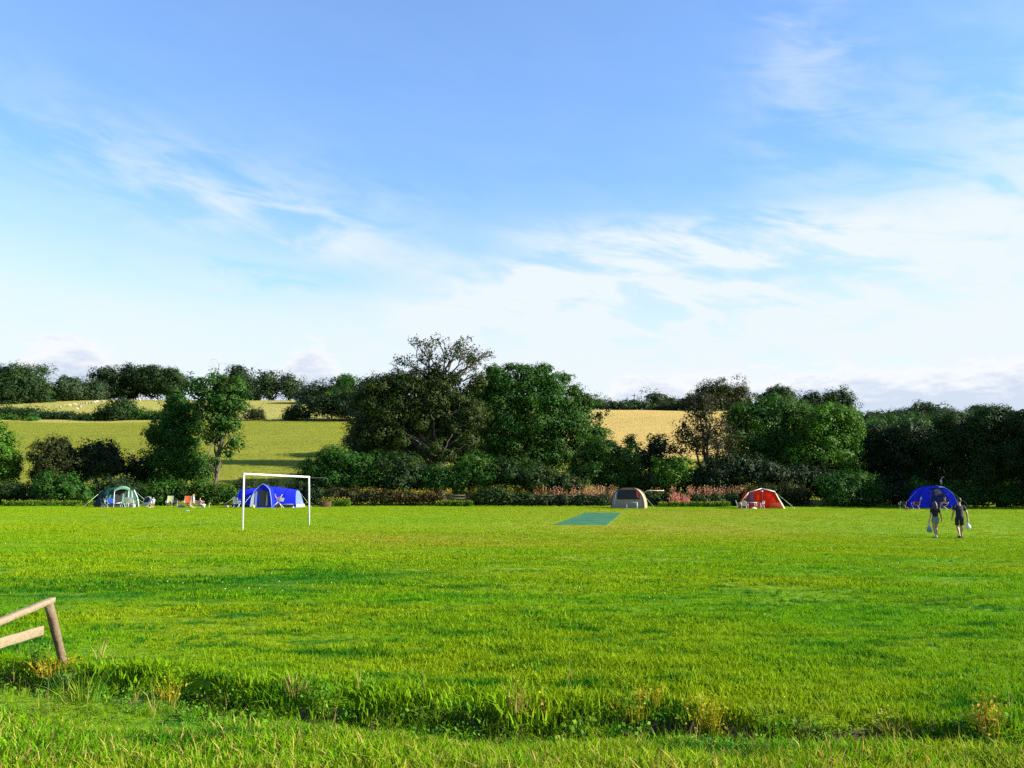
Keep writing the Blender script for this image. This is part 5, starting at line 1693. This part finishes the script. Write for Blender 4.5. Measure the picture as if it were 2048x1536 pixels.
# ---------------------------------------------------------------- camp furniture
def camp_chair(label, px, d, rz, mat, w=.52, hb=.86, frame=None, name='camp_chair', cat='camp chair', group='camping chairs'):
    c = empty(name, at(px, d), rz, label, cat, group)
    f = frame or SILVER
    MB().sheet([[(-w / 2, -.24, .46), (0, -.24, .42), (w / 2, -.24, .46)], [(-w / 2, .0, .44), (0, 0, .39), (w / 2, 0, .44)], [(-w / 2, .22, .44), (0, .22, .41), (w / 2, .22, .44)]]).build('seat', mat, c, True)
    MB().sheet([[(-w / 2, .23, .46), (0, .26, .46), (w / 2, .23, .46)], [(-w / 2, .30, hb * .8), (0, .34, hb * .8), (w / 2, .30, hb * .8)], [(-w / 2, .34, hb), (0, .37, hb), (w / 2, .34, hb)]]).build('backrest', mat, c, True)
    for s in (-1, 1):
        MB().tube([(s * w / 2, -.24, .02), (s * w / 2, .22, .46), (s * w / 2, .35, hb + .01)], .016, 6).build('leg', f, c)
        MB().tube([(s * w / 2, .26, .02), (s * w / 2, -.24, .46)], .016, 6).build('leg', f, c)
        MB().box((s * (w / 2 + .02), -.02, .62), (.05, .46, .025)).build('armrest', f, c)
        MB().tube([(s * (w / 2 + .02), -.22, .46), (s * (w / 2 + .02), -.22, .62)], .012, 5).build('arm_support', f, c)
    return c
def plastic_chair(label, px, d, rz, mat):
    c = empty('garden_chair', at(px, d), rz, label, 'garden chair', 'white plastic chairs')
    MB().sheet([[(-.24, -.24, .44), (.24, -.24, .44)], [(-.24, 0, .42), (.24, 0, .42)], [(-.22, .22, .42), (.22, .22, .42)]]).build('seat', mat, c, True)
    for i, x in enumerate((-.16, -.08, 0, .08, .16)):
        MB().sheet([[(x - .032, .23, .44), (x + .032, .23, .44)], [(x - .034, .32, .70), (x + .034, .32, .70)], [(x - .034, .36, .90 - abs(x) * .3), (x + .034, .36, .90 - abs(x) * .3)]]).build('slat', mat, c)
    MB().tube([(-.22, .24, .44), (-.22, .34, .82), (0, .37, .93), (.22, .34, .82), (.22, .24, .44)], .025, 6).build('back_frame', mat, c, True)
    for s in (-1, 1):
        MB().tube([(s * .27, -.27, 0), (s * .25, -.22, .44), (s * .26, -.22, .64)], .028, 6).build('leg', mat, c, True)
        MB().tube([(s * .27, .28, 0), (s * .22, .22, .44)], .028, 6).build('leg', mat, c, True)
        MB().box((s * .26, .03, .65), (.055, .52, .03)).build('armrest', mat, c)
    c.scale = (.86, .86, .86)
    return c
def table(label, px, d, rz, w, l, h, top, leg, cloth=None):
    c = empty('camp_table', at(px, d), rz, label, 'camp table', 'camping tables')
    MB().box((0, 0, h), (w, l, .035)).build('tabletop', top, c)
    for x in (-1, 1):
        for y in (-1, 1):
            MB().tube([(x * (w / 2 - .06), y * (l / 2 - .06), 0), (x * (w / 2 - .06), y * (l / 2 - .06), h - .02)], .022, 6).build('leg', leg, c)
    return c
PLASTIC = plain('white_plastic', (0.50, 0.50, 0.48), .4, .05)
CBLUE = fabric('blue_chair_cloth', (0.03, 0.10, 0.62))
CLEMON = fabric('lemon_chair_cloth', (0.42, 0.45, 0.22))
CORANGE = fabric('orange_chair_cloth', (0.50, 0.12, 0.04))
CDARK = fabric('charcoal_chair_cloth', (0.03, 0.03, 0.04))
CWHITE = fabric('white_chair_cloth', (0.48, 0.46, 0.42))
CPINK = fabric('pink_chair_cloth', (0.42, 0.20, 0.27))
camp_chair('bright blue camp chair in front of the green tent door', 222.5, 82.6, rad(200), CBLUE)
camp_chair('dark camp chair at the left front corner of the green tent', 211, 83, rad(150), CDARK)
camp_chair('white camp chair with crossed legs by the right corner of the green tent', 261.5, 83, rad(185), CWHITE, .7, .98)
camp_chair('pale lemon camp chair alone in front of the undergrowth', 339.5, 84, rad(8), CLEMON, .52, 1.12)
camp_chair('low dark camp chair beside the lemon one', 350, 84, rad(20), CDARK, .5, .72)
camp_chair('orange camp chair left of the child in white', 375, 84, rad(6), CORANGE, .62, 1.12)
camp_chair('white camp chair at the left end of the large blue tent', 474, 83, rad(170), CWHITE, .5, .98)
camp_chair('dark camp chair at the left side of the blue dome tent', 1804, 83.4, rad(170), CDARK, .5, .70)
camp_chair('maroon low camp chair in front of the blue dome tent', 1830, 82.8, rad(182), MAROON, .55, .74)
plastic_chair('white garden chair with its back to the camera left of the red tent', 1487, 82.5, rad(170), PLASTIC)
plastic_chair('white garden chair leaning back in front of the red tent', 1521, 83, rad(-75), PLASTIC)
plastic_chair('pale garden chair half hidden behind the left table at the red tent', 1478, 83.6, rad(80), PLASTIC)
table('low camp table between the garden chairs at the red tent', 1502, 83.2, rad(4), .95, .6, .62, SILVER, PLASTIC)
table('grey folding table with pale legs in front of the beige tent', 1263.5, 82.6, rad(-3), 1.12, .6, .62, plain('dull_tabletop', (0.20, 0.17, 0.17), .7), PLASTIC)
table('dark table under the porch of the green tent', 248, 83.8, rad(0), .5, .5, .45, plain('black_tabletop', (0.03, 0.03, 0.035), .6), SILVER)

moon = empty('moon_chair', at(294, 83.5), rad(-20), 'round white rimmed folding chair with a dark seat beside the two children', 'folding chair')
ring = [(.42 * math.cos(a), .12 * math.sin(a) + .05, .62 + .42 * math.sin(a)) for a in np.linspace(0, 2 * math.pi, 21)]
MB().tube(ring, .035, 6, False).build('rim', PLASTIC, moon, True)
rows = [[(r_ * .40 * math.cos(a), .12 * r_ * math.sin(a) + .05 + .2 * (1 - r_ * r_), .62 + .40 * r_ * math.sin(a)) for a in np.linspace(0, 2 * math.pi, 17)] for r_ in (.05, .4, .75, 1.0)]
MB().sheet(rows).build('seat', CDARK, moon, True)
MB().sheet([[(-.22, -.02, .26), (.30, -.02, .26)], [(-.30, -.03, .5), (.38, -.03, .52)]]).build('cushion', CWHITE, moon)
for s in (-1, 1):
    MB().tube([(s * .30, -.25, 0), (-s * .24, .25, .50)], .018, 6).build('leg', SILVER, moon)
    MB().tube([(s * .30, .30, 0), (-s * .24, -.05, .45)], .018, 6).build('leg', SILVER, moon)

air = empty('clothes_airer', at(557, 82.5), 0, 'folding clothes airer hung with towels in front of the large blue tent', 'airer')
LEMON = plain('pale_yellow_paint', (0.62, 0.60, 0.34), .5)
for s in (-1, 1):
    MB().tube([(s * .62, -.2, 0), (-s * .06, .0, .66)], .02, 6).build('leg', LEMON, air)
    MB().tube([(s * .30, .25, 0), (s * .02, .0, .66)], .02, 6).build('leg', LEMON, air)
MB().tube([(-.45, 0, .66), (.5, 0, .68)], .018, 6).build('rail', LEMON, air)
MB().tube([(-.1, 0, .66), (-.35, .05, 1.35)], .018, 6).build('upright', LEMON, air)
MB().tube([(.0, 0, .66), (.35, .05, 1.30)], .018, 6).build('upright', LEMON, air)
MB().sheet([[(-.12, -.03, 1.02), (.22, -.03, 1.08)], [(-.18, -.05, .74), (.15, -.05, .70)]]).build('towel', CPINK, air)
MB().sheet([[(.18, -.04, 1.02), (.60, -.04, .94)], [(.12, -.06, .66), (.50, -.06, .60)]]).build('towel', CWHITE, air)
MB().sheet([[(-.38, -.03, 1.36), (-.26, -.03, 1.36)], [(-.34, -.04, 1.12), (-.18, -.04, 1.12)]]).build('towel', PALEBLUE, air)

# small things lying about the camps
def bag(label, px, d, size, mat, cat='bag', name='kit_bag'):
    g = at(px, d)
    m = MB().ball((0, 0, size[2] * .42), (size[0] / 2, size[1] / 2, size[2] / 2), 12, 8)
    o = m.build(name, mat, None, True, tuple(g))
    o.data.vertices.foreach_set('co', np.maximum(np.array([v.co[:] for v in o.data.vertices], np.float32), (-9, -9, 0)).ravel())
    MB().tube([(-size[0] * .3, 0, size[2] * .75), (0, 0, size[2] * 1.15), (size[0] * .3, 0, size[2] * .75)], .015, 5).build('handle', mat, o)
    return tag(o, label, cat)
bag('small pink bag at the left end of the large blue tent', 455, 83.5, (.34, .25, .26), CPINK)
bag('yellow ball shaped bag in front of the blue tent porch', 508, 82.4, (.26, .24, .32), plain('yellow_cloth', (0.72, 0.48, 0.08), .8))
bag('grey bundle on the grass left of the orange camp chair', 364, 83.8, (.75, .4, .30), fabric('slate_cloth', (0.20, 0.24, 0.28)))
bag('brown holdall at the feet of the child in white', 382, 83, (.5, .3, .26), plain('tan_cloth', (0.42, 0.20, 0.11), .8))
bag('white bundle at the right corner of the green tent', 268, 83.2, (.40, .3, .40), CWHITE)
bag('white bag in front of the end of the large blue tent', 587, 83, (.22, .2, .16), CWHITE)
bag('cream bundle under the table at the red tent', 1507, 82.8, (.55, .3, .18), plain('cream_cloth', (0.66, 0.60, 0.36), .8))
bag('red bag on the grass left of the blue dome tent', 1812, 83.5, (.40, .3, .22), MAROON)

cr = empty('wooden_crate', at(651, 89), rad(8), 'brown slatted wooden crate at the hedge foot right of the goal', 'crate')
CW = plain('crate_wood', (0.07, 0.034, 0.020), .85, .3, 8.0)
for i in range(4):
    MB().box((0, -.30, .07 + i * .13), (1.15, .025, .115)).build('slat', CW, cr)
    MB().box((0, .30, .07 + i * .13), (1.15, .025, .115)).build('slat', CW, cr)
    MB().box((.57, 0, .07 + i * .13), (.025, .57, .115)).build('end_slat', plain('sunlit_crate_wood', (0.17, 0.09, 0.05), .85, .3, 8.0), cr)  # right end lighter, its sunlight put into the wood colour
    MB().box((-.57, 0, .07 + i * .13), (.025, .57, .115)).build('end_slat', CW, cr)
for x in (-1, 1):
    for y in (-1, 1):
        MB().box((x * .535, y * .265, .27), (.045, .045, .54)).build('corner_post', CW, cr)
wb = empty('windbreak_mallet', at(419, 84), 0, 'short pale yellow stake with a hooked top by the guy ropes', 'stake')
MB().tube([(0, 0, -.1), (0, 0, .38), (.04, 0, .44), (.12, 0, .44)], .03, 6).build('stake', LEMON, wb, True)
wb.name = 'hooked_stake'
g = at(373, 70.5)
g = G(373, 1022)
tag(MB().box((0, 0, .03), (.42, .3, .05)).build('picnic_tray', PALEBLUE, None, False, (g[0], g[1], on(g[0], g[1]))), 'small pale flat tray lying on the grass before the campers', 'tray')


# ---------------------------------------------------------------- people
SKIN = plain('skin', (0.38, 0.215, 0.14), .55, .06, 12.0)
HAIRB = plain('brown_hair', (0.035, 0.018, 0.010), .5, .4, 20.0)
HAIRD = plain('dark_hair', (0.016, 0.012, 0.010), .5, .4, 20.0)
HAIRF = plain('fair_hair', (0.36, 0.22, 0.09), .5, .3, 20.0)
EYEW = plain('eye_white', (0.7, 0.7, 0.68), .3)
LIP = plain('lips', (0.40, 0.14, 0.12), .5)

def seg(m, pts, rs):
    """Limb with rounded joints."""
    m.tube(pts, rs, 12)
    for p, r_ in zip(pts, rs):
        m.ball(p, r_, 12, 8)

def hand(m, wrist, elbow, side, curl=.5):
    w, e = np.asarray(wrist, float), np.asarray(elbow, float)
    d = (w - e) / np.linalg.norm(w - e)
    f = np.array((0, 1.0, 0)) - d * d[1]
    f /= np.linalg.norm(f)
    n = np.cross(d, f) * side                        # palm faces the thigh
    c = w + d * .05
    m.tube([w, c, w + d * .095], [.024, .034, .030], 10)
    m.ball(c, (.026, .040, .045), 10, 7)
    for i, L in enumerate((.070, .080, .074, .058)):
        b = w + d * .088 + f * (.030 - .020 * i)
        k1 = b + d * L * .5 + n * L * .15 * curl
        k2 = k1 + (d * (1 - curl * .8) + n * curl) * L * .5
        m.tube([b - d * .02, b, k1, k2], [.0095, .0095, .009, .007], 6)
        m.ball(k2, .0075, 6, 5)
    tb = w + d * .035 + f * .034
    m.tube([w + d * .02 + f * .012, tb, tb + d * .035 + f * .018, tb + d * .062 + f * .016 + n * .012], [.013, .013, .011, .008], 6)

def person(name, label, loc, rz, H, J, cols, hair='short', hair_mat=HAIRD, voxel=.009, group=None, sleeves=True, shorts_len=.5, woman=False, skirt=False):
    """J: joints for a 1.75 m figure facing +y."""
    k = H / 1.75
    root = empty(name, loc, rz, label, 'person', group)
    sh, hp = (.165, .088) if woman else (.19, .092)
    pz, cz = J.get('pelvis', .93), J.get('chest', 1.28)
    lean = np.array(J.get('lean', (0, 0, 0)), float)          # shift of chest against pelvis
    pel, che = np.array((0, 0, pz)) + J.get('off', (0, 0, 0)), np.array((0, 0, cz)) + lean + J.get('off', (0, 0, 0))
    nb = che + np.array((0, -.01, .20))
    hd = nb + np.array(J.get('head', (0, .015, .17)), float)
    b = MB()
    b.ball(pel, (.155 if woman else .15, .11, .12), 16, 10)
    b.ball(pel * .5 + che * .5, (.118 if woman else .138, .092, .17), 16, 10)
    b.ball(che, (.15 if woman else .172, .108, .17), 16, 10)
    b.ball(che + (0, .0, .09), (sh, .078, .075), 16, 10)
    if woman:
        for s in (-1, 1):
            b.ball(che + (s * .062, .085, -.01), .058, 10, 8)
    seg(b, [che + (0, -.01, .14), nb + (0, .0, .04), hd + (0, -.02, -.06)], [.072, .054, .05])
    b.ball(hd, (.074, .094, .112), 16, 12)
    b.ball(hd + (0, .03, -.062), (.055, .062, .055), 12, 8)       # jaw
    b.tube([hd + (0, .085, .025), hd + (0, .108, -.018), hd + (0, .088, -.03)], [.008, .015, .010], 8)   # nose
    for s in (-1, 1):
        b.ball(hd + (s * .077, -.012, -.008), (.012, .022, .034), 8, 6)
    feet = []
    for s, key in ((-1, 'l'), (1, 'r')):
        hip = pel + (s * hp, 0, -.04)
        kn, an = np.array(J['knee_' + key], float), np.array(J['ankle_' + key], float)
        th = .088 if woman else .084
        seg(b, [hip, hip * .5 + kn * .5, kn], [th, th * .84, .056])
        cal = kn * .62 + an * .38 - np.array((0, .012, 0))
        seg(b, [kn, cal, an], [.054, .054, .036])
        toe = an + np.array(J.get('toe_' + key, (0, .17, -.055)), float)
        seg(b, [an + (0, -.03, -.03), toe * .6 + an * .4, toe], [.036, .034, .024])
        feet.append((an, toe))
        s0 = che + (s * sh, 0, .095)
        el, wr = np.array(J['elbow_' + key], float), np.array(J['wrist_' + key], float)
        seg(b, [s0, s0 * .5 + el * .5, el], [.050, .046, .038] if woman else [.058, .052, .043])
        seg(b, [el, el * .6 + wr * .4, wr], [.037, .035, .024] if woman else [.042, .041, .028])
        hand(b, wr, el, -s, J.get('curl_' + key, .5))
    body = b.build('body', SKIN, root, True)
    fuse(body, voxel)
    # shirt
    g = .016
    c = MB()
    c.ball(pel * .35 + che * .65, (.136 if woman else .158, .108, .20), 16, 10)
    c.ball(che, (.15 + g if woman else .172 + g, .108 + g, .175), 16, 10)
    c.ball(che + (0, 0, .088), (sh + g, .078 + g, .072 + g), 16, 10)
    hem = pel + (0, 0, .02 if not woman else .06)
    c.tube([hem, pel * .6 + che * .4, che], [.162 if not woman else .140, .150 if not woman else .128, .15], 20)
    for s, key in ((-1, 'l'), (1, 'r')):
        s0 = che + (s * sh, 0, .095)
        el = np.array(J['elbow_' + key], float)
        f = .62 if sleeves else .22
        c.ball(s0, .066 if woman else .074, 12, 8)
        c.tube([s0, s0 * (1 - f) + el * f], [.064, .058] if woman else [.074, .068], 14)
    sh_o = c.build('shirt', cols[0], root, True)
    fuse(sh_o, max(voxel, .011))
    # shorts
    c = MB()
    c.ball(pel, (.155 + g, .11 + g, .125), 16, 10)
    c.tube([pel + (0, 0, .0), pel + (0, 0, .08)], [.16, .150], 18)
    for s, key in ((-1, 'l'), (1, 'r')):
        hip = pel + (s * hp, 0, -.04)
        kn = np.array(J['knee_' + key], float)
        e = hip * (1 - shorts_len) + kn * shorts_len
        c.tube([hip + (0, 0, .03), hip * .5 + e * .5, e], [.098, .104, .102 if not woman else .108], 16)
    so = c.build('shorts', cols[1], root, True)
    fuse(so, max(voxel, .011))
    # shoes
    for an, toe in feet:
        c = MB()
        c.ball(an * .5 + toe * .5 + (0, 0, .0), (.048, .145, .042), 12, 8)
        c.ball(an + (0, -.03, -.04), (.044, .06, .05), 10, 7)
        c.box(an * .5 + toe * .5 + (0, 0, -.032), (.085, .25, .018))
        fuse(c.build('shoe', cols[2], root, True), .012)
    # hair
    c = MB()
    c.ball(hd + (0, -.018, .022), (.083, .094, .108), 16, 12)
    if hair == 'long':
        c.tube([hd + (0, -.07, .03), hd + (0, -.105, -.10), hd + (0.0, -.12, -.22), hd + (0, -.11, -.32)], [.075, .082, .080, .05], 12)
        for s in (-1, 1):
            c.tube([hd + (s * .06, -.03, 0), hd + (s * .075, -.06, -.12), hd + (s * .06, -.09, -.26)], [.04, .04, .03], 8)
    h = c.build('hair', hair_mat, root, True)
    fuse(h, .010)
    v = np.array([x.co[:] for x in h.data.vertices], np.float32)
    front = (v[:, 1] > hd[1] + .035) & (v[:, 2] < hd[2] + .065)          # keep the face clear
    v[front, 1] = hd[1] + .02
    ear = (np.abs(v[:, 0]) > .06) & (v[:, 2] < hd[2] - .01) & (hair != 'long')
    v[ear, 0] *= .86
    h.data.vertices.foreach_set('co', v.ravel())
    # face
    for s in (-1, 1):
        ey = MB().ball(hd + (s * .031, .082, .012), .0125, 8, 6).build('eye', EYEW, root, True)
        MB().ball(hd + (s * .031, .0925, .012), .0055, 6, 5).build('pupil', HAIRD, ey, True)
    MB().ball(hd + (0, .088, -.058), (.024, .008, .007), 8, 6).build('mouth', LIP, root, True)
    root.scale = (k, k, k)
    return root

BLACKTEE = plain('black_shirt', (0.010, 0.010, 0.014), .85, .2)
NAVYTEE = plain('navy_shirt', (0.012, 0.014, 0.026), .85, .2)
DKSHORT = plain('charcoal_shorts', (0.014, 0.014, 0.017), .85, .2)
GREYSHORT = plain('grey_denim_shorts', (0.16, 0.17, 0.18), .85, .25, 14)
SHOED = plain('dark_shoe', (0.02, 0.02, 0.022), .6)
SHOEL = plain('light_shoe', (0.50, 0.46, 0.36), .6)
WALK = 'couple walking away across the field'
gm, gw = G(1922, 1077), G(1873, 1076)
gm[2], gw[2] = on(gm[0], gm[1]), on(gw[0], gw[1])
JM = dict(knee_l=(-.10, .06, .50), ankle_l=(-.105, -.13, .12), toe_l=(0, .13, -.09), knee_r=(.10, .12, .51), ankle_r=(.105, .14, .09),
          elbow_l=(-.275, -.03, 1.12), wrist_l=(-.30, .06, .88), elbow_r=(.29, -.05, 1.11), wrist_r=(.335, .0, .86), curl_r=1.0, curl_l=.6, head=(.015, .015, .17))
man = person('person', 'man in navy shirt and dark shorts walking away, plastic bag in his right hand', gm, rad(-3), 1.75, JM, (NAVYTEE, DKSHORT, SHOED), 'short', HAIRD, .009, WALK, True, .80)
JW = dict(knee_l=(-.085, .05, .50), ankle_l=(-.06, -.10, .12), toe_l=(0, .13, -.09), knee_r=(.07, .11, .51), ankle_r=(.065, .12, .09),
          elbow_l=(-.24, -.04, 1.11), wrist_l=(-.30, .0, .87), elbow_r=(.25, -.06, 1.12), wrist_r=(.335, .04, .89), curl_l=1.0, curl_r=.8, head=(.0, .015, .165), pelvis=.94)
woman = person('person', 'long haired woman in black top and grey shorts walking away with a plastic bag', gw, rad(2), 1.58, JW, (BLACKTEE, GREYSHORT, SHOEL), 'long', HAIRB, .009, WALK, True, .38, True)

def carrier(label, hand_pt, ln, w, mat, low=None):
    """Thin plastic carrier bag hanging from a hand: two handle loops, a crumpled body and what shows through its bottom."""
    x, y, z = hand_pt
    r = np.random.default_rng(hash_(label))
    o = empty('carrier_bag', (x, y, z - ln), 0, label, 'carrier bag')
    rows = []
    prof = [(1.0, .10), (.84, .22), (.70, .44), (.52, .80), (.34, .98), (.18, 1.0), (.06, .86), (.0, .55)]
    for zz, ww in prof:
        rows.append([(math.cos(a) * w / 2 * ww * (1 + .07 * math.sin(5 * a + zz * 9)), math.sin(a) * w * .36 * ww * (1 + .09 * math.sin(4 * a - zz * 7)), zz * ln * .80) for a in np.linspace(0, 2 * math.pi, 19)])
    rows.append([(0, 0, .0)] * 19)
    MB().sheet(rows).build('bag_body', mat, o, True)
    for s in (-1, 1):
        MB().tube([(-.05, s * .02, ln * .74), (-.035, s * .015, ln * .92), (0, 0, ln * 1.0), (.035, s * .015, ln * .92), (.05, s * .02, ln * .74)], .010, 6).build('handle', mat, o, True)
    if low:
        m = MB()
        for i in range(4):
            m = MB().ball((r.uniform(-.06, .06) * 1.4, r.uniform(-.05, .05) - .02, .07 + .02 * i), (.065, .055, .07), 10, 7)
            m.build('groceries', low, o, True)
    return o
PBAG = plain('white_polythene', (0.52, 0.54, 0.57), .35, .06, 9.0, .45)
PBAG2 = plain('thin_polythene', (0.42, 0.46, 0.50), .35, .1, 9.0, .55)
bpy.context.view_layer.update()
hm = man.matrix_world @ Vector((.345, .01, .775))
hw = woman.matrix_world @ Vector((-.325, .01, .785))
carrier('full white plastic carrier bag held by the walking man', hm, .37, .24, PBAG)
carrier('thin pale plastic bag with a blue bottom held by the walking woman', hw, .46, .22, PBAG2, plain('teal_packaging', (0.10, 0.22, 0.28), .5))

ST = dict(knee_l=(-.09, .02, .50), ankle_l=(-.10, 0, .09), knee_r=(.09, .03, .50), ankle_r=(.10, .02, .09), elbow_l=(-.24, -.02, 1.12), wrist_l=(-.22, .12, .93), elbow_r=(.24, -.02, 1.12), wrist_r=(.20, .14, .95))
SIT = dict(off=(0, 0, -.43), knee_l=(-.12, .40, .50), ankle_l=(-.12, .42, .09), knee_r=(.12, .40, .50), ankle_r=(.13, .44, .09), elbow_l=(-.25, .10, .70), wrist_l=(-.14, .30, .62), elbow_r=(.26, .10, .72), wrist_r=(.18, .32, .70), lean=(0, -.04, 0))
KIDS = 'campers by the tents'
CTEAL = plain('teal_shirt', (0.05, 0.22, 0.40), .8)
CMINT = plain('mint_shirt', (0.34, 0.45, 0.37), .8)
CWSH = plain('white_shirt', (0.50, 0.49, 0.49), .8)
CPSH = plain('pink_shirt', (0.45, 0.23, 0.30), .8)
person('person', 'child in a teal shirt standing by the round folding chair', at(302, 83.2), rad(160), 1.06, ST, (CTEAL, CWSH, SHOEL), 'short', HAIRD, .018, KIDS, True, .5)
person('person', 'small child in a mint shirt standing right of the teal shirted child', at(307.5, 83.6), rad(200), 1.0, ST, (CMINT, CMINT, SHOEL), 'short', HAIRB, .018, KIDS, True, .5)
person('person', 'child in white standing right of the orange camp chair', at(387.5, 83.5), rad(-75), 1.28, ST, (CWSH, CWSH, SHOEL), 'long', HAIRF, .018, KIDS, True, .9, True)
cc = camp_chair('pink camp chair with a seated child right of the child in white', 401, 83.6, rad(170), CPINK, .5, .70)
person('person', 'child in pink sitting in the pink camp chair', at(401, 83.6) + (0, 0, .02), rad(-10), 1.18, SIT, (CPSH, CPSH, SHOEL), 'short', HAIRF, .018, KIDS, True, .6)
person('person', 'small child in white sitting on the grass right of the pink chair', at(409, 83.4) + (0, 0, .0), rad(60), .95, dict(SIT, off=(0, 0, -.80), knee_l=(-.14, .36, .26), ankle_l=(-.16, .52, .09), knee_r=(.14, .36, .26), ankle_r=(.16, .54, .09), elbow_l=(-.25, .10, .34), wrist_l=(-.16, .30, .28), elbow_r=(.26, .1, .34), wrist_r=(.18, .3, .3)), (CWSH, CTEAL, SHOEL), 'short', HAIRD, .018, KIDS, True, .6)
person('person', 'camper in dark clothes sitting outside the blue dome tent behind the woman', at(1888, 82.5) + (0, 0, .02), rad(60), 1.55, SIT, (BLACKTEE, DKSHORT, SHOEL), 'short', HAIRB, .018, KIDS, False, .7)
camp_chair('camp chair under the seated camper at the blue dome tent', 1888, 82.5, rad(240), CDARK, .5, .70)
